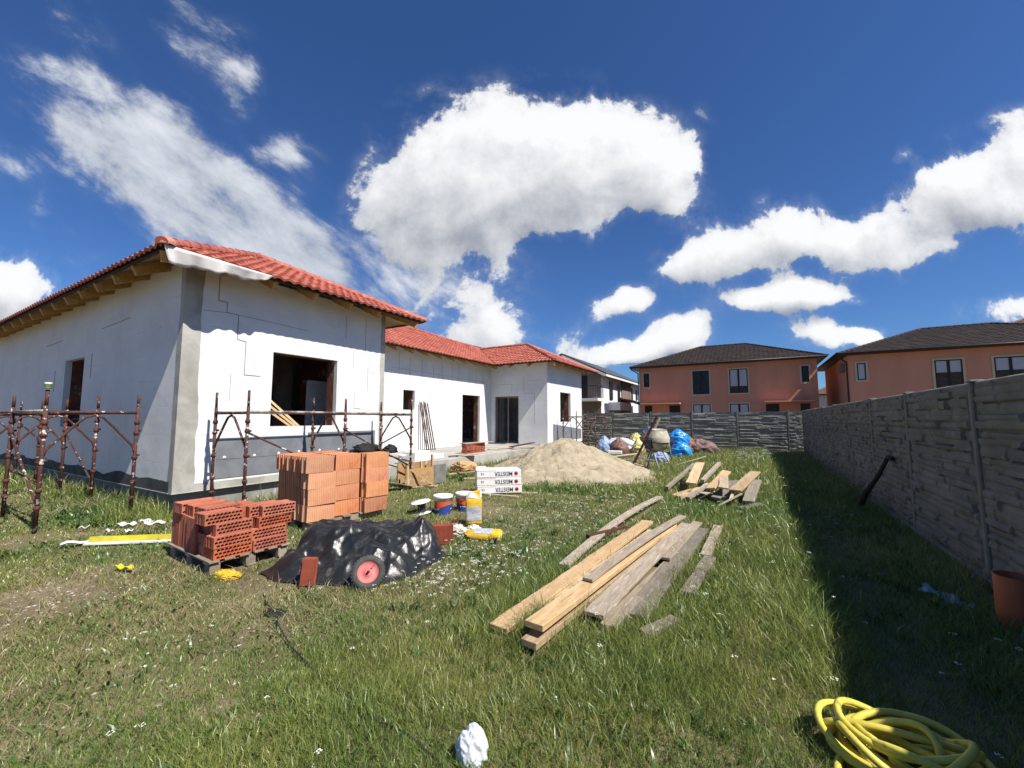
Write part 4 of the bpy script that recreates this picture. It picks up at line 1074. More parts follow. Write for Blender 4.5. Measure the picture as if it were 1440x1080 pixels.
# tall stack of orange clay blocks
SR = rad(81)          # direction of the long side from +x
SC = Vector((-5.72, 3.83, 0))
pal2 = thing('wooden_pallet', SC, 'wooden pallet under the tall stack of orange clay blocks', 'pallet', rotz=SR)
for y in (.12, .5, .88):
    mb = MB(); mb.box((.66, y, .045), (1.30, .09, .085)); mb.build('runner', M['pallet'], pal2, local=True)
for i in range(5):
    mb = MB(); mb.box((.10 + i * .28, .5, .101), (.14, .95, .02)); mb.build('deck_board', M['pallet'], pal2, local=True)
def sw_(x, y, z):
    c, s = math.cos(SR), math.sin(SR)
    return (SC.x + x * c - y * s, SC.y + x * s + y * c, z)
cols = ('left column', 'middle column', 'right column'); depth = ('front', 'second', 'third', 'rearmost')
for r in range(4):
    for c in range(3):
        for d in range(4):
            if d >= 2 and c == 2: continue
            set_back = (0, .09, -.05)[c]
            x = .215 + c * .455 + rnd.uniform(-.008, .008) + (.03 if (r == 3 and c == 0) else 0) - (.07 if (c == 0 and r == 3) else 0)
            y = .13 + d * .262 + set_back * (1 if d == 0 else .6) + rnd.uniform(-.012, .012)
            z = .112 + r * .2395
            lab = f'orange ribbed clay block in the {depth[d]} row, {cols[c]}, {rows_lbl[r]} of the tall stack'
            put('clay_block', BLK[(r + c + d) % 2] if d else BLK[rnd.random() < .45], sw_(x, y, z), (rnd.uniform(-.012, .012), rnd.uniform(-.02, .02), SR + rnd.uniform(-.03, .03)), lab, 'brick', 'clay blocks in the tall stack')
# loose blocks
put('clay_block', BLKD, (-3.62, 4.38, 0), (0, 0, rad(42)), 'single dark red grooved brick standing in grass beside the yellow bag', 'brick')
put('clay_block', BLKN, (-3.84, 2.60, .03), (rad(-6), rad(5), rad(48)), 'dark red grooved brick standing against the black plastic sheet', 'brick')

# ------------------------------------------------------------------ black plastic sheet
def poly_dist(px, py, poly):
    """signed distance, positive inside"""
    d = np.full(px.shape, 1e9); inside = np.zeros(px.shape, bool)
    n = len(poly)
    for i in range(n):
        ax, ay = poly[i]; bx, by = poly[(i + 1) % n]
        ex, ey = bx - ax, by - ay
        t = np.clip(((px - ax) * ex + (py - ay) * ey) / (ex * ex + ey * ey), 0, 1)
        d = np.minimum(d, np.hypot(px - ax - t * ex, py - ay - t * ey))
        c = ((ay > py) != (by > py)) & (px < (bx - ax) * (py - ay) / (by - ay + 1e-12) + ax)
        inside ^= c
    return np.where(inside, d, -d)
TP = [(-4.66, 2.50), (-4.25, 2.46), (-3.75, 2.62), (-3.28, 2.80), (-3.05, 3.12), (-3.12, 3.55), (-3.22, 4.05), (-3.55, 4.38), (-4.1, 4.28), (-4.75, 3.85), (-5.02, 3.42), (-4.90, 3.05)]
def tarp():
    n = 230
    xs = np.linspace(-5.2, -2.9, n); ys = np.linspace(2.3, 4.6, n)
    X, Y = np.meshgrid(xs, ys)
    wx = X + .10 * (fbm(X * 3, Y * 3, 31, 3) - .5); wy = Y + .10 * (fbm(X * 3 + 7, Y * 3, 32, 3) - .5)
    d = poly_dist(wx, wy, TP)
    core = poly_dist(X, Y, [(-4.85, 3.20), (-4.25, 3.30), (-3.65, 3.62), (-3.45, 3.95), (-3.6, 4.2), (-4.2, 4.1), (-4.9, 3.6)])
    blob = lambda x_, y_, rx_, ry_, a_: np.exp(-(((X - x_) * math.cos(a_) + (Y - y_) * math.sin(a_)) / rx_) ** 2 - ((-(X - x_) * math.sin(a_) + (Y - y_) * math.cos(a_)) / ry_) ** 2)
    body = .25 * sstep(core, -.34, .04) + .09 * blob(-3.62, 4.0, .22, .16, .6) + .06 * blob(-4.6, 3.4, .3, .2, 0)
    body = np.maximum(body, .25 * blob(-3.55, 3.18, .36, .20, .5)) + .12 * blob(-4.45, 2.78, .30, .14, -.3) + .05 * blob(-3.3, 3.5, .2, .2, 0)
    wob = lambda sd, k: fbm(X * k + sd, Y * k - sd, sd, 3) - .5
    tri = lambda v: 1 - np.abs(2 * (v - np.floor(v)) - 1)
    fold = 0
    for k, (a, f, amp, wv) in enumerate(((20, 1.6, .085, 1.1), (-35, 2.3, .070, 1.3), (75, 1.9, .050, 1.2), (5, 4.2, .036, 1.6), (50, 5.1, .028, 1.8), (-60, 6.6, .022, 2.2), (-15, 9.5, .012, 2.4))):
        c_, s_ = math.cos(rad(a)), math.sin(rad(a))
        gate = sstep(fbm(X * 1.6 + k * 5, Y * 1.6, 60 + k, 2), .30, .62)
        fold = fold + amp * gate * (tri((X * c_ + Y * s_) * f + wv * wob(61 + k, 1.4)) ** 1.5 - .4)
    Z = body + fold * sstep(d, -.02, .20) + .045 * sstep(d, 0, .2)
    Z = Z * sstep(d, -.02, .10) + .01
    for _ in range(1):
        Zp = np.pad(Z, 1, mode='edge'); Z = (Zp[1:-1, 1:-1] * 2 + Zp[:-2, 1:-1] + Zp[2:, 1:-1] + Zp[1:-1, :-2] + Zp[1:-1, 2:]) / 6
    Z = np.maximum(Z, .008)
    keep = d > -.015
    idx = -np.ones(X.shape, int); idx[keep] = np.arange(keep.sum())
    V = np.stack([-4.08 + (X[keep] + 4.08) * .92, 3.4 + (Y[keep] - 3.4) * .93, Z[keep]], -1)
    F = []
    for j in range(n - 1):
        for i in range(n - 1):
            q = (idx[j, i], idx[j, i + 1], idx[j + 1, i + 1], idx[j + 1, i])
            if min(q) >= 0: F.append(q)
    mb = MB(); mb.add(V.tolist(), F, 0, True)
    o = mb.build('plastic_sheet', M['tarp'], base=(-4.1, 3.4, 0))
    tag(o, 'crumpled black plastic sheet thrown over a low pile beside the pallet', 'plastic sheet')
tarp()
# wheel
def wheel():
    c = Vector((-3.30, 2.88, .15))
    ax = Vector((.62, -.60, .50)).normalized()
    R = ax.to_track_quat('Z', 'Y').to_matrix()
    t = thing('barrow_wheel', (c.x, c.y, 0), 'dusty black barrow wheel with faded red rim leaning on the plastic sheet', 'wheel')
    mb = MB(); prof = [(.100, -.035), (.110, -.042), (.132, -.044), (.152, -.032), (.158, -.012), (.158, .012), (.152, .032), (.132, .044), (.110, .042), (.100, .035)]
    mb.lathe(prof, c, R, 36)
    for i in range(30):
        a = 2 * math.pi * i / 30
        for s in (-1, 1): mb.box(c + R @ Vector((.154 * math.cos(a), .154 * math.sin(a), s * .020)), (.010, .016, .020), R @ rotz(a))
    mb.build('tyre', M['tyre'], t)
    mb = MB(); mb.lathe([(.112, .036), (.108, .040), (.098, .030), (.080, .014), (.040, .012), (.036, .020), (.022, .022), (.012, .022), (.012, -.02)], c, R, 28); rm = mb.build('rim', M['rim'], t)
    mb = MB(); mb.lathe([(.012, .05), (.010, .055), (.0, .055)], c, R, 10); mb.lathe([(.012, -.05), (.012, .05)], c, R, 10); mb.bar(c + R @ Vector((.02, .03, .03)), c + R @ Vector((.05, .05, .05)), .006, .006); mb.build('axle', M['rust'], rm)
wheel()

# ------------------------------------------------------------------ buckets, bags, packs
def bucket(loc, label, swap=False):
    t = thing('bucket', loc, label, 'bucket', 'blue and white mortar buckets', rotz=rnd.uniform(0, 6))
    x, y, z = loc
    mb = MB(); mb.lathe([(.0, .0), (.135, .0), (.140, .01), (.160, .285), (.166, .287), (.166, .305), (.158, .31)], (0, 0, 0), n=32); mb.build('pail', M['white_pl'], t, local=True)
    mb = MB(); mb.lathe([(.1412, .012), (.1515, .165)], n=32); mb.lathe([(.1412, .008), (.1412, .012)], n=32); mb.build('blue_band', M['blue_pl'], t, local=True)
    mb = MB(); n = 40; V = []
    for i in range(n + 1):
        a = 2 * math.pi * i / n; zb = .165 + .03 * math.sin(a * 2 + 1) - .05 * max(0, math.sin(a * 3)) ** 3
        V += [(.1535 * math.cos(a), .1535 * math.sin(a), zb), (.1595 * math.cos(a), .1595 * math.sin(a), .225)]
    mb.add(V, [(2 * i, 2 * i + 2, 2 * i + 3, 2 * i + 1) for i in range(n)], 0, True); mb.build('orange_band', M['orange_lb'], t, local=True)
    mb = MB()
    for k in range(3):
        for j in range(5):
            a = 4.2 + j * .13 + k * 2.1
            if (j + k) % 4 == 3: continue
            mb.box((.1535 * math.cos(a), .1535 * math.sin(a), .095 + .0), (.002, .013, .016), rotz(a))
    mb.build('printed_marks', M['white_pl'], t, local=True)
    mb = MB(); mb.lathe([(.172, .285), (.174, .31), (.170, .318), (.155, .316), (.15, .308), (.0, .310)], n=32); mb.build('lid', M['white_pl'], t, local=True)
    mb = MB(); mb.tube([(.165 * math.cos(a), .165 * math.sin(a), .27 - .10 * math.sin(a)) for a in np.linspace(0, math.pi, 13)], .004, 6); mb.build('handle', M['cable'], t, local=True)
bucket((-4.74, 5.73, 0), 'blue and white mortar bucket standing in the open left of the yellow bag')
bucket((-4.56, 6.12, 0), 'blue and white mortar bucket half hidden behind the standing yellow bag')
t = thing('cable_reel', (-5.05, 5.55, 0), 'empty white rimmed cable reel standing on grass left of the buckets', 'reel')
mb = MB(); R0 = rotxyz(rad(8), rad(-6), 0)
mb.lathe([(.0, .0), (.165, .0), (.172, .008), (.165, .016), (.06, .02)], (0, 0, .01), R0, 28); mb.build('flange', M['white_pl'], t, local=True)
mb = MB(); mb.lathe([(.075, .015), (.06, .10), (.075, .185)], (0, 0, .01), R0, 20); mb.build('drum', M['cable'], t, local=True)
mb = MB(); mb.lathe([(.06, .185), (.165, .185), (.172, .193), (.165, .20), (.10, .198), (.085, .19), (.0, .19)], (0, 0, .01), R0, 28); mb.build('flange', M['white_pl'], t, local=True)
mb = MB()
for k in range(4):
    a = k * math.pi / 2 + .4; mb.tube([(.15 * math.cos(a), .15 * math.sin(a), .02), (.15 * math.cos(a), .15 * math.sin(a), .20)], .006, 6)
mb.build('spoke', M['rust'], t, local=True)

def sack(W_, H_, D_, seed, top_crumple=.04, n=34):
    """filled paper sack as one closed surface, standing along z"""
    mb = MB(); m = 28
    P = np.zeros((n, m + 1, 3))
    for i in range(n):
        z = i / (n - 1)
        for j in range(m + 1):
            a = 2 * math.pi * (j % m) / m
            ca, sa = math.cos(a), math.sin(a)
            e = .42
            x = math.copysign(abs(ca) ** e, ca); y = math.copysign(abs(sa) ** e, sa)
            sw = math.sin(min(1, z / .14) * math.pi / 2) ** .6 if z < .14 else 1
            dn = D_ * (1 - .75 * max(0, (z - .72) / .28) ** 1.4) * (.35 + .65 * sw)
            wn = W_ * (1 - .10 * max(0, (z - .75) / .25)) * (.8 + .2 * sw)
            nn = fbm(np.array([x * 3 + seed]), np.array([z * 7 + y * 2.5]), seed, 4)[0] - .5
            k = 1 + .10 * nn
            zz = z * H_ + (top_crumple * math.sin(x * 5 + seed) * max(0, (z - .8) / .2))
            P[i, j] = (x * wn / 2 * k, y * dn / 2 * (1 + .35 * nn), zz)
    mb.grid(P)
    b = len(mb.v); mb.add([tuple(P[0, j]) for j in range(m)], [tuple(range(m))[::-1]]); mb.add([tuple(P[-1, j]) for j in range(m)], [tuple(range(m))])
    return mb, P
def sack_patch(P, i0, i1, j0, j1, off=.004):
    Q = P[i0:i1, j0:j1].copy(); c = P[:, :, :].mean(axis=(0, 1))
    Q[..., 0] *= 1.02; Q[..., 1] = Q[..., 1] * 1.03 + np.sign(Q[..., 1]) * off
    mb = MB(); mb.grid(Q); return mb
mbs, P = sack(.25, .50, .15, 3)
t = thing('mortar_bag', (-3.80, 5.33, 0), 'yellow and white paper mortar bag standing open in the grass', 'bag', rotz=rad(38))
mbs.build('paper_sack', M['yellow_bag'], t, local=True)
sack_patch(P, 6, 21, 17, 26).build('grey_print', M['grey_print'], t, local=True)
mb = MB(); Q = P[28:, :].copy(); Q[..., 1] *= 1.12; Q[..., 0] *= 1.03; Q[..., 2] += .012 * np.sin(Q[..., 0] * 60); mb.grid(Q); mb.build('crumpled_top', M['paper'], t, local=True)
mbs, P = sack(.27, .50, .10, 9)
t = thing('mortar_bag', (-3.28, 4.85, 0), 'half empty yellow mortar bag lying flat beside the standing bag', 'bag', rotz=rad(118))
R = Matrix.Rotation(rad(-90), 3, 'X')
def relay(mb, dz):
    mb.v = [tuple(Vector((p[0], p[2] - .25, -p[1] * 1.0 + dz))) for p in mb.v]; return mb
relay(mbs, .055).build('paper_sack', M['yellow_bag'], t, local=True)
relay(sack_patch(P, 9, 26, 16, 27), .056).build('grey_print', M['grey_print'], t, local=True)
def lump(name, c, r, seed, m, label, cat, group=None, fold=.22, knot=True, flat=.35, n=40, freq=2.2):
    mb = MB(); P = np.zeros((n, n + 1, 3))
    th = np.linspace(0, math.pi, n); ph = np.linspace(0, 2 * math.pi, n + 1); ph[-1] = ph[0]
    TH, PH = np.meshgrid(th, ph, indexing='ij')
    x = np.sin(TH) * np.cos(PH); y = np.sin(TH) * np.sin(PH); z = np.cos(TH)
    f = 1 - np.abs(2 * fbm(x * freq + seed + z, y * freq + z * freq * .8, seed, 4) - 1)
    g = fbm(x * 1.3 + seed, y * 1.3 + z, seed + 5, 3) - .5
    rr = 1 + fold * (f ** 2 - .45) + .35 * g
    pole = np.clip(z, 0, 1) ** 12
    Z = z * rr
    if knot: Z = Z + pole * .25 * (1 + .0 * z); 
    P[..., 0] = x * rr * r[0] * (1 - .2 * pole); P[..., 1] = y * rr * r[1] * (1 - .2 * pole); P[..., 2] = np.maximum(Z, -flat) * r[2] + flat * r[2]
    mb.grid(P, 0, True, True)
    o = mb.build(name, m, base=(0, 0, 0)); o.location = c
    return tag(o, label, cat, group)
GB = 'rubble bags piled by the far fence'
lump('rubble_bag', (-2.88, 19.9, 0), (.45, .43, .40), 3, M['blue_bag'], 'bright blue rubble bag lowest in front of the far fence', 'bag', GB, .3)
lump('rubble_bag', (-3.02, 20.3, .56), (.44, .40, .35), 8, M['blue_bag'], 'bright blue knotted rubble bag on top of the heap of bags', 'bag', GB, .3)
lump('rubble_bag', (-2.25, 21.6, 0), (.72, .5, .42), 12, M['mauve_bag'], 'mauve brown mesh sack at the right end of the bag heap', 'bag', GB, .42, False)
lump('rubble_bag', (-3.0, 21.3, .1), (.55, .5, .5), 16, M['brown_bag'], 'dark brown sack squeezed between the two blue bags and the fence', 'bag', GB, .35)
lump('rubble_bag', (-4.45, 21.3, 0), (.5, .45, .75), 20, M['brown_bag'], 'tall brown sack behind the concrete mixer', 'bag', GB, .35)
lump('rubble_bag', (-5.62, 19.9, 0), (.42, .38, .44), 24, M['brown_bag'], 'brown see-through rubble bag in front of the white sacks', 'bag', GB, .35)
lump('rubble_bag', (-6.55, 20.5, 0), (.34, .34, .46), 28, M['paleblue_bag'], 'pale blue bag at the left end of the bag heap', 'bag', GB, .3)
lump('rubble_bag', (-5.85, 20.9, .0), (.85, .55, .48), 32, M['white_bag'], 'wide white and blue sack spread over the middle of the heap', 'bag', GB, .35, False)
lump('rubble_bag', (-5.15, 21.2, .0), (.42, .4, .56), 36, M['yell_sack'], 'pale yellow sack standing behind the white sack', 'bag', GB, .3)
lump('rubble_bag', (-4.85, 20.3, 0), (.30, .28, .40), 40, M['yell_sack'], 'small pale yellow bag at the foot of the leaning board', 'bag', GB, .3)
lump('rubble_bag', (-4.75, 22.5, .55), (.42, .4, .40), 44, M['blue_bag'], 'blue bag partly hidden behind the mixer drum', 'bag', GB, .3)
lump('rubble_bag', (-3.2, 16.9, 0), (.30, .3, .26), 48, M['paleblue_bag'], 'small crumpled pale blue bag beside the mixer', 'bag', GB, .35, False)
mb = MB(); mb.box((-5.62, 19.1, .09), (.62, .3, .15), rotz(.2), bevel=.012); o = mb.build('foam_block', M['eps'], base=(-5.62, 19.1, 0)); tag(o, 'white foam offcut in front of the brown rubble bag', 'foam offcut')

# packs of insulation, printed upside down
def lettering(text, size, parent, loc, rot, m, name='lettering', bold=.012, sx=1.0):
    cu = bpy.data.curves.new('lettering', 'FONT'); cu.body = text; cu.size = size; cu.extrude = .0008; cu.offset = bold * size; cu.align_x = 'CENTER'; cu.align_y = 'CENTER'
    to = bpy.data.objects.new('lettering', cu); COL.objects.link(to)
    bpy.context.view_layer.update()
    me = bpy.data.meshes.new_from_object(to.evaluated_get(bpy.context.evaluated_depsgraph_get()))
    bpy.data.objects.remove(to); bpy.data.curves.remove(cu)
    me.materials.clear(); me.materials.append(m)
    o = bpy.data.objects.new(name, me); COL.objects.link(o); o.parent = parent
    o.location = loc; o.rotation_euler = rot; o.scale = (sx, 1, 1)
    return o
pa = math.atan2(.62, .76)
for k in range(3):
    L = .98; Hh = .165; Dp = .5
    cx, cy = -4.83, 7.72
    c, s = math.cos(pa), math.sin(pa)
    bx, by = cx - s * Dp / 2, cy + c * Dp / 2
    jit = rnd.uniform(-.012, .012)
    t = thing('insulation_pack', (bx + jit * c, by + jit * s, .03 + k * (Hh + .004)), f'white wrapped insulation pack with black and red print, {("lowest", "middle", "topmost")[k]} of the stack of three', 'pack', 'stacked insulation packs', rotz=pa + rnd.uniform(-.01, .01))
    mb = MB(); mb.box((0, 0, Hh / 2), (L, Dp, Hh), bevel=.012); mb.build('wrapped_boards', M['film'], t, local=True)
    yf = -Dp / 2 - .003
    lettering('MEISTER', .125, t, (.10, yf, Hh / 2), (math.pi / 2, math.pi, 0), M['black_ink'], bold=.004, sx=.86)
    lettering('CE', .06, t, (-.36, yf, Hh * .5), (math.pi / 2, math.pi, 0), M['black_ink'], bold=.0)
    mb = MB(); mb.lathe([(.0, .002), (.040, .002), (.042, 0)], (.375, yf + .002, Hh / 2), Matrix.Rotation(math.pi / 2, 3, 'X'), 16, smooth=False); mb.build('red_emblem', M['red_ink'], t, local=True)
    mb = MB(); mb.box((.375, yf - .002, Hh / 2 - .004), (.045, .002, .022)); mb.build('emblem_centre', M['black_ink'], t, local=True)
    mb = MB(); mb.box((-.27, yf - .0005, Hh - .012), (.42, .002, .005)); mb.build('red_print_line', M['red_ink'], t, local=True)
for i, (a, b) in enumerate((((-5.15, 7.55), (-4.3, 7.62)), ((-4.9, 7.95), (-4.15, 8.2)))):
    mb = MB(); mb.bar((*a, .015), (*b, .02), .07, .03); o = mb.build('batten', M['plank_pale'], base=(*a, 0)); tag(o, ('pale batten lying in front of the insulation packs', 'pale batten under the right end of the insulation packs')[i], 'batten', 'battens under the packs')

# ------------------------------------------------------------------ timber
LAID = []
def plank(a, b, w, h, m, label, cat='plank', group=None, bow=.0, twist=0.0, wavy=0.0, n=18, name='plank', side=0.0):
    if min(a[2], b[2]) < .3: LAID.append((a[0], a[1], b[0], b[1], w * (.55 if m == 'plank_old' else 1.0)))
    a = Vector(a); b = Vector(b); d = b - a; L = d.length; x = d.normalized(); y = Vector((0, 0, 1)).cross(x).normalized(); z = x.cross(y)
    seed = rnd.randint(1, 900); V = []
    # built along local x from the near end so that the grain runs lengthwise
    for i in range(n + 1):
        s = i / n; tw = twist * (s - .5)
        off = bow * math.sin(math.pi * s); sd = side * math.sin(math.pi * s)
        wl = w / 2 * (1 + wavy * (fbm(np.array([s * L * 5]), np.array([1.0]), seed, 3)[0] - .5) * 2)
        wr = w / 2 * (1 + .04 * (fbm(np.array([s * L * 3]), np.array([7.0]), seed, 2)[0] - .5))
        for (yy, zz) in ((-wr, -h / 2), (wl, -h / 2), (wl * (1 - wavy * .2), h / 2), (-wr, h / 2)):
            V.append((s * L, yy * math.cos(tw) - zz * math.sin(tw) + sd, yy * math.sin(tw) + zz * math.cos(tw) + off))
    F = [(4 * i + j, 4 * i + (j + 1) % 4, 4 * i + 4 + (j + 1) % 4, 4 * i + 4 + j) for i in range(n) for j in range(4)]
    F = [f[::-1] for f in F] + [(0, 1, 2, 3), (4 * n + 3, 4 * n + 2, 4 * n + 1, 4 * n)]
    mb = MB(); mb.add(V, F)
    o = mb.build(name, M[m])
    o.location = a; o.rotation_euler = Matrix((x, y, z)).transposed().to_euler()
    bv = o.modifiers.new('worn_edges', 'BEVEL'); bv.width = min(.004, h * .2); bv.segments = 1; bv.limit_method = 'ANGLE'
    return tag(o, label, cat, group)
G1 = 'planks in the long timber pile'
plank((-1.41, 2.72, .175), (-1.05, 6.15, .18), .155, .046, 'plank_new', 'broad fresh tan plank with dark knots, topmost at the near end of the long pile', 'plank', G1, twist=.02)
plank((-1.42, 2.66, .075), (-1.10, 5.9, .085), .13, .05, 'plank_new', 'fresh tan plank directly below the broad topmost plank of the long pile', 'plank', G1)
plank((-1.33, 3.60, .222), (-.95, 6.52, .235), .10, .028, 'plank_grey', 'narrow pale grey plank lying on top of the long pile with a raised far end', 'plank', G1, bow=.03)
plank((-1.75, 2.78, .05), (-1.45, 6.55, .09), .17, .04, 'plank_orange', 'orange plank with a wavy sawn edge, leftmost of the long pile', 'plank', G1, wavy=.16, n=60)
plank((-1.57, 3.3, .03), (-1.3, 6.2, .05), .14, .04, 'plank_pale', 'pale plank low in the gap beside the orange wavy plank', 'plank', G1)
plank((-1.13, 3.18, .135), (-.88, 6.45, .14), .165, .032, 'plank_grey', 'weathered grey board with pale cracks, topmost on the right side of the long pile', 'plank', G1, twist=.05, wavy=.06, bow=.02)
plank((-1.17, 3.30, .085), (-.93, 6.7, .09), .12, .04, 'plank_old', 'old dark grey plank beneath the weathered grey board', 'plank', G1, wavy=.05)
plank((-1.04, 3.22, .045), (-.84, 5.1, .05), .14, .045, 'plank_grey', 'short weathered plank lowest under the right side of the long pile', 'plank', G1, wavy=.08)
plank((-.92, 4.9, .105), (-.78, 6.75, .12), .13, .03, 'plank_grey', 'shorter weathered board on the far right end of the long pile', 'plank', G1, wavy=.10, twist=.06)
plank((-.90, 3.50, .045), (-.72, 6.62, .06), .20, .045, 'plank_old', 'wide old grey plank sunk in grass right of the weathered beam', 'plank', G1, wavy=.06)
plank((-1.02, 3.38, .02), (-.86, 4.2, .03), .12, .04, 'plank_grey', 'short grey offcut at the near end of the wide old plank', 'plank', G1)
plank((-.60, 4.22, .04), (-.50, 5.35, .06), .13, .03, 'plank_old', 'old grey board rightmost of the pile, nearer the camera', 'plank', G1, wavy=.1)
plank((-.56, 5.45, .04), (-.52, 6.9, .07), .12, .03, 'plank_grey', 'pale grey split board rightmost of the pile, farther away', 'plank', G1, wavy=.12)
plank((-.78, 3.28, .03), (-.60, 3.6, .05), .10, .06, 'plank_old', 'short dark broken stub in the grass at the near end of the long pile', 'offcut', G1, wavy=.15)
plank((-1.84, 4.25, .06), (-1.66, 8.6, .11), .115, .035, 'plank_grey', 'long single plank lying apart on the left of the pile', 'plank', None, bow=.05, side=.05)
plank((-1.93, 5.25, .115), (-1.70, 5.70, .12), .07, .05, 'rust', 'short rust brown metal bar lying across the single plank', 'metal bar', None)
plank((-1.86, 5.62, .11), (-1.62, 5.95, .13), .09, .03, 'rust', 'rust brown scrap of metal beyond the bar on the single plank', 'metal scrap', None)
G2 = 'boards in the far timber heap'
H2 = [((-1.72, 9.7, .12), (-1.30, 12.0, .36), .075, .07, 'plank_old', 'round grey pole sticking out at the left of the far timber heap'),
      ((-1.22, 9.7, .26), (-.98, 11.5, .50), .21, .035, 'plank_new', 'broad tan board sloping up, leftmost board on top of the far heap'),
      ((-1.02, 9.9, .30), (-.72, 11.8, .52), .08, .07, 'plank_grey', 'narrow grey batten between the two tan boards of the far heap'),
      ((-.80, 9.2, .26), (-.62, 10.9, .46), .18, .03, 'plank_orange', 'orange tan board in the middle of the far heap'),
      ((-.56, 9.1, .30), (-.42, 10.9, .42), .17, .03, 'plank_pale', 'pale board second from the right on the far heap'),
      ((-.36, 8.9, .30), (-.16, 10.7, .46), .21, .03, 'plank_new', 'tan board at the right edge on top of the far heap'),
      ((-1.38, 9.0, .06), (-1.02, 10.5, .16), .11, .07, 'plank_pale', 'pale batten low at the near left of the far heap'),
      ((-1.18, 8.8, .10), (-.86, 10.3, .26), .09, .05, 'plank_grey', 'grey batten pointing to the camera at the near middle of the far heap'),
      ((-.66, 9.0, .10), (-.48, 10.8, .22), .26, .05, 'plank_old', 'old grey board underneath the pale boards of the far heap'),
      ((-.16, 8.95, .10), (-.02, 10.6, .24), .20, .05, 'plank_old', 'rough old board at the lower right of the far heap'),
      ((-1.0, 8.75, .10), (-.50, 9.15, .24), .07, .02, 'plank_pale', 'thin splintered strip across the near end of the far heap'),
      ((-.64, 8.55, .05), (-.26, 8.98, .26), .05, .02, 'plank_pale', 'short splintered strip leaning on the near end of the far heap'),
      ((-.95, 9.0, .18), (-.62, 9.5, .14), .16, .02, 'plank_grey', 'broken pale grey plate near the middle of the far heap'),
      ((-.44, 8.7, .14), (-.50, 9.3, .24), .05, .03, 'plank_pale', 'short pale stick standing out of the far heap towards the camera'),
      ((-1.52, 9.25, .05), (-1.2, 9.5, .10), .10, .03, 'plank_orange', 'short orange offcut at the left foot of the far heap'),
      ((-.30, 8.6, .04), (-.05, 9.1, .08), .14, .03, 'plank_old', 'short dark offcut at the right foot of the far heap')]
for a, b, w, h, m, l in H2: plank(a, (b[0] + rnd.uniform(-.22, .14), b[1] - rnd.uniform(0, .5), b[2] + rnd.uniform(0, .12)), w, h, m, l, 'board', G2, wavy=.12, twist=rnd.uniform(-.25, .25), n=12)
# board leaning on the mixer
a = Vector((-3.76, 14.85, -.02)); b = Vector((-2.92, 15.05, 1.72))
t = thing('leaning_board', a, 'long dark board with one pale edge propped upright against the concrete mixer', 'board')
mb = MB(); mb.bar(a, b, .05, .20, up=(0, 1, 0)); mb.build('board', M['board_dk'], t)
mb = MB(); off = Vector((.105, -.01, -.05)); mb.bar(a + off, b + off, .06, .035, up=(0, 1, 0)); mb.build('edge_strip', M['plank_pale'], t)
mb = MB(); mb.tube([a + Vector((-.05, -.05, .12)), a + Vector((.12, -.07, .10)), a + Vector((.25, -.02, .04)), a + Vector((.5, .1, .02))], .018, 7); mb.build('rope_tie', M['plank_pale'], t)
# concrete mixer
t = thing('concrete_mixer', (-2.78, 14.3, 0), 'small concrete mixer with cement stained drum and dark motor', 'concrete mixer')
c = Vector((-2.76, 14.35, .63)); R = rotxyz(rad(6), rad(4), 0)
mb = MB(); mb.lathe([(.335, .27), (.335, .42), (.325, .43), (.24, .64), (.225, .65), (.235, .66), (.22, .655), (.19, .60)], c, R, 32); dr_ = mb.build('drum', M['mixer_drum'], t)
mb = MB(); mb.lathe([(.0, -.03), (.16, -.02), (.26, .05), (.33, .18), (.335, .27)], c, R, 32); mb.build('drum_base', M['mixer_low'], dr_)
mb = MB(); mb.lathe([(.336, .255), (.352, .258), (.352, .285), (.336, .288)], c, R, 40); mb.build('ring_gear', M['rust'], dr_)
mb = MB(); mb.box(c + Vector((-.26, -.22, .20)), (.26, .26, .34), bevel=.04); mb.lathe([(.0, .16), (.10, .15), (.12, .1), (.12, 0)], c + Vector((-.26, -.22, .30)), n=16); mb.build('motor', M['motor'], t)
mb = MB()
for p, q in (((-.42, -.32, 0), (-.2, -.15, .62)), ((.1, -.42, 0), (-.1, -.2, .62)), ((-.42, .3, 0), (-.2, .15, .62)), ((.38, .3, 0), (.1, .1, .62))):
    mb.tube([(-2.78 + p[0], 14.3 + p[1], p[2]), (-2.78 + q[0], 14.3 + q[1], q[2])], .024, 8)
mb.tube([(-3.15, 14.05, .3), (-2.75, 13.98, .3)], .016, 8); mb.tube([(-3.05, 14.1, .62), (-2.95, 14.08, .85), (-2.4, 14.15, .88), (-2.36, 14.3, .3)], .02, 8)
mb.build('frame', M['mixer_low'], t)
# mixed boards at the foot of the sand
for k, (a, b, m, l) in enumerate((((-5.3, 17.0, .05), (-4.5, 18.6, .12), 'plank_pale', 'pale board lying between the sand heap and the bags'), ((-5.0, 16.2, .04), (-3.7, 16.0, .06), 'plank_grey', 'grey board lying flat behind the leaning board'),
                                 ((-4.6, 15.2, .04), (-4.0, 15.6, .05), 'plank_old', 'dark short board on the sand left of the leaning board'), ((-2.4, 15.2, .05), (-1.6, 17.0, .25), 'plank_pale', 'thin pale branch like stick on the grass right of the mixer'))):
    plank(a, b, .14 if k < 3 else .04, .03, m, l, 'board', 'loose boards round the sand heap')

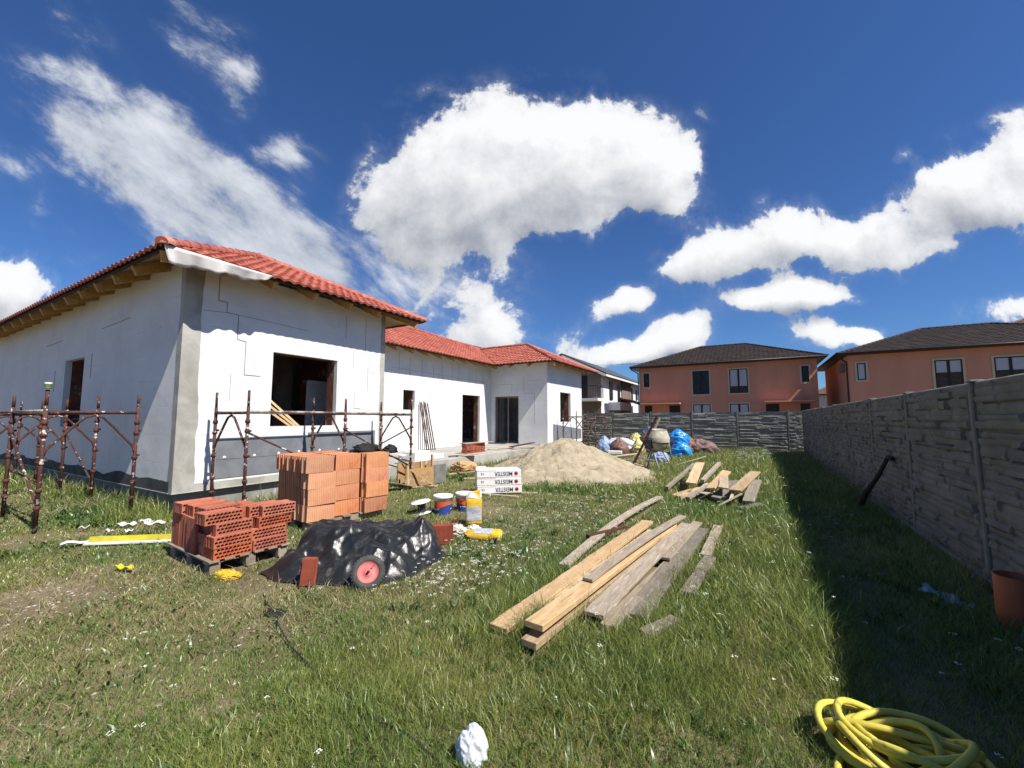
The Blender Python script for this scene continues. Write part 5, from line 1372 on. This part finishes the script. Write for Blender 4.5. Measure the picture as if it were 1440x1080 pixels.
# ------------------------------------------------------------------ formwork box and terrace clutter
t = thing('formwork_box', (-7.2, 7.9, 0), 'open plywood formwork box with upright battens by the terrace edge', 'formwork')
mb = MB(); mb.bar((-7.05, 7.15, .24), (-6.98, 8.05, .24), .03, .42); mb.build('side_panel', M['formply'], t)
mb = MB(); mb.bar((-7.0, 8.08, .25), (-6.96, 8.50, .25), .035, .46); mb.build('grey_panel', M['grey_ply'], t)
mb = MB(); mb.bar((-7.35, 7.2, .32), (-7.3, 8.4, .32), .03, .5); mb.build('back_panel', M['formply'], t)
for y, z in ((8.06, .75), (7.66, .60), (7.2, .55)):
    mb = MB(); mb.bar((-7.02, y, 0), (-7.04, y, z), .05, .05, up=(0, 1, 0)); mb.build('batten', M['plank_new'], t)
mb = MB(); mb.bar((-7.05, 7.3, .45), (-6.62, 7.75, .02), .05, .03); mb.build('brace', M['plank_new'], t)
plank((-7.2, 6.45, .30), (-7.0, 7.35, .06), .26, .02, 'grey_ply', 'dark board sloping against the formwork box beneath the scaffold', 'board')
plank((-7.35, 6.9, .02), (-6.7, 7.9, .03), .07, .02, 'plank_pale', 'thin white strip on the grass before the formwork box', 'strip')
for k, (x, y, z, sx, sy, sz_, rz) in enumerate(((-8.9, 9.5, .36, .45, .75, .30, .1), (-9.1, 10.4, .36, .5, .6, .14, -.2))):
    mb = MB(); mb.box((0, 0, sz_ / 2), (sx, sy, sz_), rotz(rz), bevel=.012); o = mb.build('foam_block', M['eps'], base=(0, 0, 0)); o.location = (x, y, z)
    tag(o, ('large white foam block on the near end of the terrace', 'flat white foam sheet offcut farther along the terrace')[k], 'foam block', 'foam blocks on the terrace')
for k in range(9):
    y = 12.55 + (k % 3) * .40; zz = .36 + (k // 3) * .119
    put('hollow_brick', HB, (-9.25 + rnd.uniform(-.02, .02), y, zz), (0, 0, math.pi / 2 + math.pi + rnd.uniform(-.05, .05)), f'hollow brick in the small stack on the terrace, {("bottom", "second", "third")[k // 3]} layer, {("near", "middle", "far")[k % 3]} end', 'brick', 'bricks stacked on the terrace')
plank((-9.3, 12.3, .735), (-9.1, 13.9, .735), .28, .03, 'plank_pale', 'pale board laid over the small brick stack on the terrace', 'board')
for k, (a, b, w, m, l) in enumerate((((-8.7, 11.2, .38), (-8.35, 11.9, .42), .2, 'plank_grey', 'broken grey board hanging over the terrace edge'), ((-8.8, 10.9, .40), (-8.6, 11.6, .40), .08, 'stick', 'dark stake lying on the terrace edge'),
        ((-9.6, 14.5, .38), (-9.2, 15.8, .40), .2, 'plank_pale', 'pale board lying by the wing door'), ((-9.0, 15.3, .45), (-8.8, 17.0, .55), .24, 'rust', 'rust brown board pile end before the wing'), ((-8.75, 15.0, .38), (-8.5, 16.6, .40), .18, 'plank_grey', 'grey board on the terrace behind the sand heap'))):
    plank(a, b, w, .03, m, l, 'board', 'boards on the terrace')
lump('rubble_pile', (-8.0, 10.7, -.02), (.42, .30, .22), 61, M['plank_orange'], 'small heap of orange wood shavings at the foot of the terrace', 'shavings', None, .6, False, freq=6)
mb = MB(); mb.box((0, 0, .07), (.42, .2, .14), rotz(.6), bevel=.03); o = mb.build('foam_block', M['eps']); o.location = (-7.55, 10.9, 0); tag(o, 'rounded white foam block beside the wood shavings', 'foam block')
for k, (a, b, w, m, l) in enumerate((((-7.75, 9.6, .03), (-7.35, 10.3, .05), .10, 'plank_pale', 'pale offcut lying left of the wood shavings'), ((-7.5, 9.9, .05), (-7.0, 10.0, .12), .22, 'plank_new', 'tan offcut board tipped up near the wood shavings'), ((-7.9, 9.9, .06), (-7.4, 9.8, .16), .12, 'brick_dk', 'reddish offcut in the scrap before the terrace'), ((-6.9, 9.2, .02), (-6.2, 9.9, .02), .04, 'plank_pale', 'thin pale lath on the grass before the terrace'))):
    plank(a, b, w, .025, m, l, 'offcut', 'wood offcuts before the terrace')
lump('black_rag', (-5.9, 5.0, 1.06), (.16, .24, .10), 71, M['black_rag'], 'black rag lying on top of the tall block stack', 'rag', None, .5, False)
lump('black_bag', (-7.3, 6.9, .86), (.14, .16, .12), 72, M['black_rag'], 'small black bag hung on the front scaffold brace', 'bag', None, .5, False)
mb = MB(); mb.lathe([(.0, 0), (.11, 0), (.13, .24), (.135, .25), (.12, .25), (.10, .02)], n=20); o = mb.build('bucket', M['white_pl']); o.location = (-8.75, 8.75, .36); tag(o, 'small white bucket on the terrace behind the scaffold post', 'bucket')

# ------------------------------------------------------------------ by the right fence
mb = MB(); mb.tube([(1.55, 9.75, -.05), (1.66, 9.55, .35), (1.78, 9.25, .68), (1.86, 8.95, 1.02)], [.05, .045, .035, .03], 8); mb.tube([(1.86, 8.95, 1.02), (1.90, 8.85, 1.0)], .035, 7)
o = mb.build('stake', M['stick'], base=(1.55, 9.75, 0)); tag(o, 'dark wooden stake leaning against the right fence', 'stake')
mb = MB(); mb.lathe([(.125, -.02), (.125, .38), (.121, .385), (.117, .38), (.117, .0), (.0, .0)], n=40)
o = mb.build('plastic_pipe', M['orange_pl']); o.location = (1.76, 5.0, 0); tag(o, 'open orange plastic pipe section standing by the right fence', 'pipe')
n = 26; P = np.zeros((8, n, 3))
for i in range(n):
    for j in range(8):
        s = i / (n - 1); v = j / 7 - .5
        P[j, i] = (s * .62 - .3, v * .16 * (1 + .4 * math.sin(s * 9)), .05 + .05 * math.sin(s * 11 + v * 5) * (1 - abs(v)) + .03 * math.sin(v * 14))
mb = MB(); mb.grid(P); o = mb.build('film_scrap', M['blue_film']); o.location = (1.42, 5.35, 0); o.rotation_euler = (0, 0, -1.1); o.scale = (.7, .6, .7); tag(o, 'twisted scrap of pale blue film in the shade by the right fence', 'film scrap')
# hose: one long irregular coil
hp = []
turns = 12
for i in range(turns * 40 + 1):
    a = 2 * math.pi * i / 40; k = i / 40
    r_ = .178 + .045 * math.sin(k * 2.3 + .6) + .03 * math.sin(k * 5.1)
    ox, oy = .075 * math.sin(k * 1.7), .06 * math.cos(k * 2.1)
    z = .025 + .009 * k + .055 * max(0, math.sin(a + k * 1.9)) * (k / turns) + .045 * math.sin(a * 2 + k * 1.3) * (k / turns)
    hp.append((.55 + ox + r_ * 1.18 * math.cos(a), 2.71 + oy + r_ * .92 * math.sin(a), max(.022, z)))
hp = [(.26, 2.48, .025), (.27, 2.56, .025), (.30, 2.66, .03)] + hp[18:] + [(.48, 2.72, .16), (.36, 2.72, .15), (.28, 2.73, .12), (.23, 2.74, .09)]
mb = MB(); mb.tube(hp, .0165, 10); o = mb.build('garden_hose', M['hose'], base=(.63, 2.93, 0)); tag(o, 'thick yellow hose coiled in a loose heap half in shade', 'hose')
# white cloth
o = lump('cloth', (-1.235, 1.72, -.01), (.072, .05, .105), 57, M['cloth'], 'crumpled white cloth standing up in the grass at the bottom edge of the picture', 'cloth', None, .30, True, .6, 70, 1.5)
o.rotation_euler = (0, rad(8), rad(20))
pts = [(-4.05, 2.30, .02), (-3.75, 2.16, .05), (-3.5, 2.12, .03), (-3.29, 1.99, .06), (-2.9, 1.86, .05), (-2.54, 1.78, .05), (-2.2, 1.73, .045), (-1.87, 1.67, .05), (-1.6, 1.68, .05), (-1.35, 1.63, .045), (-1.1, 1.5, .04), (-.9, 1.3, .04)]
pts = [(a, b, c - .018) for a, b, c in pts]
mb = MB(); mb.tube(pts, .005, 7); o = mb.build('cable', M['cable'], base=pts[3]); tag(o, 'thin black cable running through the grass towards the camera', 'cable')
lump('black_rag', (-3.55, 2.12, 0), (.10, .06, .02), 81, M['black_rag'], 'flat black scrap at the far end of the cable', 'rag', None, .6, False)
# yellow strip board and scraps by the corner of the house
t = thing('edge_strip', (-7.15, 2.3, 0), 'long yellow and white edging strip lying in grass left of the pallet', 'edging strip', rotz=math.atan2(.62, .78))
mb = MB(); mb.box((0, .02, .06), (1.02, .02, .09), rotxyz(rad(-20), 0, 0)); mb.build('yellow_face', M['yellow_strip'], t, local=True)
mb = MB(); mb.box((0, -.04, .03), (1.02, .06, .02)); mb.build('white_lip', M['eps'], t, local=True)
for k, (x, y, l, w, a, m, lab) in enumerate(((-7.62, 1.96, .42, .10, 1.35, 'eps', 'white foam strip at the left end of the yellow edging strip'), (-8.29, 2.60, .22, .12, .6, 'eps', 'large white foam flake by the house corner, left one'), (-8.05, 2.86, .26, .10, .9, 'eps', 'white foam flake by the house corner, farthest right'), (-8.32, 2.84, .24, .12, .2, 'eps', 'white foam flake close to the plinth corner'),
        (-8.05, 2.32, .14, .05, .4, 'paper', 'small cream scrap before the foam flakes'), (-8.6, 2.2, .12, .04, 1.2, 'paper', 'cream scrap leftmost in the grass by the scaffold'), (-7.75, 2.45, .12, .05, .3, 'eps', 'tiny white flake between the strip and the foam flakes'), (-5.92, 1.86, .22, .05, .3, 'yellow_strip', 'flat yellow sliver alone on the lawn left of the pallet'),
        (-7.35, 3.0, .30, .06, .5, 'paper', 'cream scrap of paper near the scaffold foot'))):
    mb = MB(); n = 8
    P = np.zeros((4, n, 3))
    for i in range(n):
        for j in range(4): P[j, i] = ((i / (n - 1) - .5) * l, (j / 3 - .5) * w * (1 - .4 * abs(i / (n - 1) - .5)), .05 + .02 * math.sin(i * 1.3 + k) + .01 * math.cos(j * 2 + k))
    mb.grid(P); o = mb.build('foam_scrap', M[m]); o.location = (x, y, 0); o.rotation_euler = (0, 0, a); s_ = o.modifiers.new('thickness', 'SOLIDIFY'); s_.thickness = .012
    tag(o, lab, 'scrap', 'scraps by the house corner')
lump('paper_scrap', (-4.84, 2.36, 0), (.17, .09, .03), 91, M['yellow_bag'], 'crumpled yellow paper scrap before the pallet corner', 'paper', None, .6, False, freq=5)
lump('paper_scrap', (-3.75, 4.85, 0), (.15, .10, .08), 92, M['paper'], 'heap of torn white paper between the two yellow bags', 'paper', None, .7, False, freq=5)
lump('paper_scrap', (-3.55, 5.0, 0), (.11, .08, .07), 93, M['paper'], 'torn white paper piece at the foot of the standing bag', 'paper', None, .7, False, freq=5)

# ------------------------------------------------------------------ grass, weeds, flowers
NP = np.random.RandomState(5)
def excl(x, y):
    """1 where plants may grow"""
    ok = np.ones(x.shape)
    ok *= ~((x < XE + .05) & (y > YS - .02) & (y < YN)) & ~((x < -8.45) & (y > YN - .1))
    ok *= (x < 1.92) & (y < 24)
    ok *= 1 - sstep(sand_h(x, y), .0, .12) * .985
    ok *= (poly_dist(x, y, TP) < .03)
    ok *= ~((np.abs(x + 5.53) < .60) & (np.abs(y - 2.70) < .42))
    for (ax, ay, bx, by, wd) in LAID:      # nothing grows up through a board
        ex, ey = bx - ax, by - ay; t = np.clip(((x - ax) * ex + (y - ay) * ey) / (ex * ex + ey * ey), 0, 1)
        ok *= np.hypot(x - ax - t * ex, y - ay - t * ey) > wd * .46
    c, s = math.cos(SR), math.sin(SR); lx = (x - SC.x) * c + (y - SC.y) * s; ly = -(x - SC.x) * s + (y - SC.y) * c
    ok *= ~((lx > 0) & (lx < 1.2) & (ly > 0) & (ly < 1.0))
    return ok
def tallness(x, y):
    t = .062 + .05 * (fbm(x * .6, y * .6, 61, 3) - .4)
    t = t + .13 * sstep(np.abs(x - .25 - .2 * (fbm(y * .8, x * 0 + 2, 62, 2) - .5)), .55, .1) * sstep(y, 2.4, 4.2)          # rank strip along the edge of the shade
    t = t + .09 * sstep(x, -2.4, -1.6) * sstep(y, 2.3, 3.0) * sstep(x, .1, -.4) * sstep(y, 9.5, 8)
    t = t + .13 * sstep(y, 8, 13) * sstep(x, -3.2, -2.0)
    t = t + .14 * sstep(x, -7.8, -8.6) * sstep(y, 2.2, 3.0) + .10 * (x < -8.6) * sstep(y, 2.35, 3.1)
    t = t + .10 * sstep(np.abs(y - 9.3), 1.0, .2) * sstep(np.abs(x + 3.4), 2.2, .8)
    t = t + .12 * sstep(x, .9, 1.7) * (.5 + .5 * fbm(x * 2, y * 1.2, 64, 2))
    t = t * (.62 + .85 * fbm(x * 4.6, y * 4.6, 65, 3))
    t = t - .030 * sstep(x, -2.0, -3.4) * sstep(y, 4.6, 2.6)
    return np.clip(t, .035, .40)
def dryness(x, y):
    d = fbm(x * .75 + 4, y * .75, 71, 4)
    d = d + .02 * sstep(x, -1.6, -4.2) * sstep(y, 3.2, 1.6) - .16 * sstep(x, -1.0, .6) - .10 * sstep(y, 3.5, 7)
    d = d + .16 * sstep(y, 16, 20) + .17 * sstep(np.hypot((x + .7) / 1.5, (y - 2.0) / .8), 1.0, .3)
    return d
def cover(x, y):
    b = fbm(x * 1.15, y * 1.15 + 9, 81, 4)
    p = 1 - .70 * sstep(b, .60, .78) * sstep(x, -1.2, -2.6) * sstep(y, 4.2, 2.8)
    p *= 1 - .97 * sstep(np.hypot((x + 5.6) / .85, (y - 1.30) / .62) + .7 * (b - .5), 1.0, .55)     # bare track at the left
    p *= 1 - .7 * sstep(np.hypot((x + 4.4) / .55, (y - 2.42) / .25), 1.0, .5)
    p *= 1 - .75 * sstep(x, 1.25, 1.8) * sstep(fbm(x * 2, y * .9, 83, 3), .38, .55)
    p *= 1 - .6 * sstep(np.hypot((x + 4.6) / 1.2, (y - 6.4) / 1.0) + .6 * (b - .5), 1.0, .5)
    return np.clip(p, 0, 1)
def scatter(dens_fn, cell=.2, x0=-21, x1=1.92, y0=-.6, y1=23.9):
    xs = np.arange(x0, x1, cell); ys = np.arange(y0, y1, cell)
    X, Y = np.meshgrid(xs, ys); X = X.ravel() + cell / 2; Y = Y.ravel() + cell / 2
    # only where the photo, or a step to its side, could see
    fx = X * -math.sin(AZ) + Y * math.cos(AZ); rx = X * math.cos(AZ) + Y * math.sin(AZ)
    vis = (fx > .25) & (np.abs(rx) < fx * 1.42 + .9)
    X = X[vis]; Y = Y[vis]
    lam = dens_fn(X, Y) * cell * cell
    k = NP.poisson(lam)
    x = np.repeat(X, k) + (NP.rand(k.sum()) - .5) * cell; y = np.repeat(Y, k) + (NP.rand(k.sum()) - .5) * cell
    ok = NP.rand(len(x)) < excl(x, y)
    return x[ok], y[ok]
def leaf_material(name, trans=.35):
    m = bpy.data.materials.new(name); m.use_nodes = True
    t = NT(m.node_tree); t.n.clear()
    out = t.node('ShaderNodeOutputMaterial')
    a = t.node('ShaderNodeAttribute', attribute_name='tint')
    d = t.node('ShaderNodeBsdfDiffuse'); tr = t.node('ShaderNodeBsdfTranslucent'); g = t.node('ShaderNodeBsdfGlossy')
    t.put(d.inputs[0], a.outputs['Color']); t.put(tr.inputs[0], a.outputs['Color']); g.inputs['Roughness'].default_value = .38; g.inputs[0].default_value = (.8, .85, .75, 1)
    mx = t.node('ShaderNodeMixShader'); mx.inputs[0].default_value = trans; t.l.new(d.outputs[0], mx.inputs[1]); t.l.new(tr.outputs[0], mx.inputs[2])
    m2 = t.node('ShaderNodeMixShader'); m2.inputs[0].default_value = .045; t.l.new(mx.outputs[0], m2.inputs[1]); t.l.new(g.outputs[0], m2.inputs[2])
    t.l.new(m2.outputs[0], out.inputs[0])
    return m
LEAF = leaf_material('grass_blade')
def blades(name, x, y, h, w, col, lean, curl, zoff=None, mat_=LEAF):
    """one mesh of curved tapering blades"""
    n = len(x)
    th = NP.rand(n) * 2 * math.pi
    la = (fbm(x * 2.2, y * 2.2, 66, 3) * 14 + NP.randn(n) * 1.9)      # neighbouring blades lean together
    z = ground_h(x, y) + (zoff if zoff is not None else 0) + sand_h(x, y) - .004
    ux, uy = np.cos(th) * w / 2, np.sin(th) * w / 2
    lx, ly = np.cos(la) * lean * h, np.sin(la) * lean * h
    vz = np.sqrt(np.clip(1 - lean ** 2 * .6, .05, 1)) * h
    V = np.zeros((n, 5, 3), np.float32)
    V[:, 0] = np.stack([x - ux, y - uy, z], -1); V[:, 1] = np.stack([x + ux, y + uy, z], -1)
    mx_, my_, mz = x + lx * .38, y + ly * .38, z + vz * .58
    V[:, 2] = np.stack([mx_ + ux * .8, my_ + uy * .8, mz], -1); V[:, 3] = np.stack([mx_ - ux * .8, my_ - uy * .8, mz], -1)
    V[:, 4] = np.stack([x + lx * (1 + curl), y + ly * (1 + curl), z + vz * (1 - curl * .45)], -1)
    me = bpy.data.meshes.new(name)
    me.vertices.add(5 * n); me.vertices.foreach_set('co', V.ravel())
    b = (np.arange(n) * 5)[:, None]
    L = np.concatenate([b + np.array([[0, 1, 2, 3]]), b + np.array([[3, 2, 4]])], 1).ravel().astype(np.int32)
    me.loops.add(len(L)); me.loops.foreach_set('vertex_index', L)
    me.polygons.add(2 * n)
    st = (np.arange(n) * 7)[:, None] + np.array([[0, 4]])
    me.polygons.foreach_set('loop_start', st.ravel().astype(np.int32))
    me.polygons.foreach_set('use_smooth', np.ones(2 * n, bool))
    me.update(calc_edges=True); me.validate()
    C = np.ones((n, 5, 4), np.float32); C[:, :, :3] = col[:, None, :]
    at = me.color_attributes.new('tint', 'FLOAT_COLOR', 'POINT'); at.data.foreach_set('color', C.ravel())
    me.materials.append(mat_)
    o = bpy.data.objects.new(name, me); COL.objects.link(o)
    return tag(o, kind='stuff')
def dist_cam(x, y): return np.hypot(x, y)
GK = 1.0
def dens(x, y):
    d = np.maximum(dist_cam(x, y), 1.0)
    return GK * np.minimum(11000, 66000 / d ** 1.8) * (.07 + .93 * cover(x, y)) * (1 + .9 * sstep(x, -1.2, -2.6) * sstep(y, 4, 2.5))
x, y = scatter(dens)
n = len(x); d = dist_cam(x, y)
tall = tallness(x, y); dry = dryness(x, y); r1 = NP.rand(n); r2 = NP.rand(n); r3 = NP.rand(n)
h = tall * (.45 + .9 * r1 ** 1.5); w = .0030 * (.7 + .8 * r2) * np.clip(d / 3.0, 1, 5.5) ** .85
pd = sstep(dry + .30 * (r3 - .5), .56, .82)[:, None]
g1 = np.array([.160, .225, .048]); g2 = np.array([.275, .320, .098]); g3 = np.array([.086, .145, .034]); dr1 = np.array([.40, .35, .18]); dr2 = np.array([.27, .25, .10])
k = NP.rand(n, 1); kk = NP.rand(n, 1)
patch = sstep(fbm(x * .9 + 5, y * .9, 67, 3), .36, .64)[:, None]        # lush and yellowish patches
gcol = np.where(kk < .3, g3 * (1 - k) + g1 * k, g1 * (1 - k) + g2 * k)
dcol = dr1 * k + dr2 * (1 - k)
isdry = (NP.rand(n, 1) < pd * .85)
gcol = gcol * (1 - patch) * np.array([.80, .92, .82]) + gcol * patch * np.array([1.28, 1.13, 1.15])
colr = np.where(isdry, dcol, gcol) * (.85 + .3 * NP.rand(n, 1))
lean = np.clip(.25 + .5 * NP.rand(n) + isdry[:, 0] * .35 * NP.rand(n), 0, .98)
blades('grass', x, y, h, w, colr, lean, .25 * NP.rand(n))
print('grass blades', n)
# flat dry straw and clippings
def dens2(x, y):
    d = np.maximum(dist_cam(x, y), 1.0)
    return np.minimum(520, 6000 / d ** 1.7) * sstep(dryness(x, y), .46, .70)
x, y = scatter(dens2); n = len(x); d = dist_cam(x, y)
k = NP.rand(n, 1); c = np.array([.40, .33, .17]) * k + np.array([.24, .18, .09]) * (1 - k)
blades('dry_straw', x, y, .05 + .09 * NP.rand(n), .0032 * np.clip(d / 3, 1, 5) ** .85 * (.7 + .6 * NP.rand(n)), c, .93 + .06 * NP.rand(n), .1 * NP.rand(n), zoff=.006 + .03 * NP.rand(n))
# broad low leaves (clover, plantain, dandelion)
def dens3(x, y):
    d = np.maximum(dist_cam(x, y), 1.0)
    return np.minimum(420, 6000 / d ** 1.7) * sstep(fbm(x * 1.4 + 2, y * 1.4, 91, 3), .42, .62) * (.3 + .7 * cover(x, y)) + np.minimum(900, 9000 / d ** 1.6) * sstep(np.hypot((x + .75) / .75, (y - 3.9) / 2.2) + .7 * (fbm(x * 2.5, y * 2.5, 92, 3) - .5), .95, .45)
x, y = scatter(dens3); n = len(x); d = dist_cam(x, y)
k = NP.rand(n, 1); c = np.array([.075, .135, .032]) * k + np.array([.135, .195, .058]) * (1 - k)
blades('broad_leaf_weeds', x, y, (.05 + .08 * NP.rand(n)) * (.6 + 3.0 * tallness(x, y)), (.008 + .010 * NP.rand(n)) * np.clip(d / 4, 1, 3) ** .7, c, .45 + .5 * NP.rand(n), .35 * NP.rand(n))
# leafy weeds in clumps round the timber, the sand and the scaffold feet
cx = []; cy = []
for (x0_, y0_, rx_, ry_, cnt) in ((-.75, 3.9, .75, 1.9, 170), (-1.5, 2.6, .9, .45, 70), (-.2, 6.5, .7, 2.0, 90), (.3, 4.4, .35, 2.0, 60), (-9.6, 2.7, 1.6, .45, 120), (-3.2, 9.0, 1.6, .7, 90), (-7.6, 9.9, .8, 1.4, 60), (1.3, 6.5, .4, 3.0, 70), (-2.6, 4.2, 1.2, 1.2, 90), (-1.0, 9.4, 1.0, .8, 60)):
    cx.append(x0_ + NP.randn(cnt) * rx_ * .6); cy.append(y0_ + NP.randn(cnt) * ry_ * .6)
cx = np.concatenate(cx); cy = np.concatenate(cy)
rep = NP.randint(10, 26, len(cx)); sz = np.repeat((.40 + .75 * NP.rand(len(cx))) * np.clip(np.hypot(cx, cy) / 4.0, .55, 1), rep)
x = np.repeat(cx, rep) + NP.randn(rep.sum()) * .035 * sz; y = np.repeat(cy, rep) + NP.randn(rep.sum()) * .035 * sz
cc = np.repeat(NP.rand(len(cx), 1), rep, 0)
ok = excl(x, y) > .5; x, y, sz, cc = x[ok], y[ok], sz[ok], cc[ok]; n = len(x)
k = .8 + .4 * NP.rand(n, 1); c = (np.array([.050, .105, .024]) * (1 - cc) + np.array([.115, .180, .050]) * cc) * k
blades('leafy_weeds', x, y, (.05 + .11 * NP.rand(n)) * sz, (.011 + .013 * NP.rand(n)) * sz * np.clip(dist_cam(x, y) / 6, 1, 2), c, .35 + .6 * NP.rand(n), .35 * NP.rand(n))
# seed stalks
def dens4(x, y):
    return 55 * sstep(tallness(x, y), .14, .26) * np.clip(9 / np.maximum(dist_cam(x, y), 3), .35, 1.3)
x, y = scatter(dens4); n = len(x); d = dist_cam(x, y)
hh = .22 + .30 * NP.rand(n)
k = NP.rand(n, 1); c = np.array([.26, .25, .11]) * k + np.array([.13, .17, .06]) * (1 - k)
blades('seed_stalks', x, y, hh, .0034 * np.clip(d / 3, 1, 4) ** .8, c, .08 + .32 * NP.rand(n), .25 * NP.rand(n))
# white yarrow heads: small flat clusters on stems
def dens5(x, y):
    a = 120 * sstep(np.hypot((x + 2.75) / 1.15, (y - 3.75) / 1.25) + .5 * (fbm(x * 2, y * 2, 95, 3) - .5), 1.0, .35)
    a = a + 26 * sstep(np.hypot((x + 2.3) / 1.6, (y - 6.6) / 2.4) + .6 * (fbm(x * 1.5, y * 1.5, 96, 3) - .5), 1.0, .4)
    a = a + 14 * sstep(np.abs(x + .1), .9, .3) * sstep(y, 5.5, 8) * sstep(fbm(x, y, 97, 3), .48, .6)
    a = a + 3.0 * (x > -4) * (x < 1.6) * (y < 12)
    return a
x, y = scatter(dens5, .1); n = len(x)
hz = tallness(x, y) * .85 + .03 + .07 * NP.rand(n); z0 = ground_h(x, y)
mb = MB()
for i in range(n):
    R = .010 + .016 * NP.rand(); cnt = int(4 + R * 300); big = max(1.0, math.hypot(x[i], y[i]) / 5.5)
    for q in range(cnt):
        a = NP.rand() * 6.28; rr = R * math.sqrt(NP.rand()) * big; s = .0045 * big * (.7 + .6 * NP.rand()); cx, cy, cz = x[i] + rr * math.cos(a), y[i] + rr * math.sin(a), z0[i] + hz[i] - rr * .3 + .004 * NP.rand()
        t0 = NP.rand() * 6.28
        mb.add([(cx + s * math.cos(t0 + j * 1.2566), cy + s * math.sin(t0 + j * 1.2566), cz + .0015 * (j % 2)) for j in range(5)], [(0, 1, 2, 3, 4)])
o = mb.build('white_wildflowers', mat('white_petal', (.70, .70, .64), (.58, .58, .50), .8, 40)); tag(o, kind='stuff')
blades('flower_stems', np.array(x), np.array(y), hz * 1.0, np.full(n, .004), np.tile(np.array([[.10, .14, .05]]), (n, 1)), np.full(n, .02), np.zeros(n))
# pale pebbles and crumbs on the bare track
def dens6(x, y): return 240 * (1 - cover(x, y)) * sstep(x, -1.2, -2.4) * sstep(y, 5.0, 3.5) + 26 * sstep(np.hypot((x + 4.6) / 1.4, (y - 6.6) / 1.4), 1, .4) + 3 * (y < 3)
x, y = scatter(dens6); n = len(x)
mb = MB(); z0 = ground_h(x, y)
for i in range(n):
    s = .004 + .016 * NP.rand() ** 3
    P = [(x[i] + s * p[0] * (.6 + .8 * NP.rand()), y[i] + s * p[1] * (.6 + .8 * NP.rand()), z0[i] + .002 + s * .55 * p[2] * (.6 + .8 * NP.rand())) for p in ((1, 0, 0), (0, 1, 0), (-1, 0, 0), (0, -1, 0), (0, 0, 1), (0, 0, -1))]
    mb.add(P, [(0, 1, 4), (1, 2, 4), (2, 3, 4), (3, 0, 4), (1, 0, 5), (2, 1, 5), (3, 2, 5), (0, 3, 5)])
o = mb.build('pebbles', mat('pale_pebble', (.46, .42, .35), (.28, .24, .18), .9, 30)); tag(o, kind='stuff')
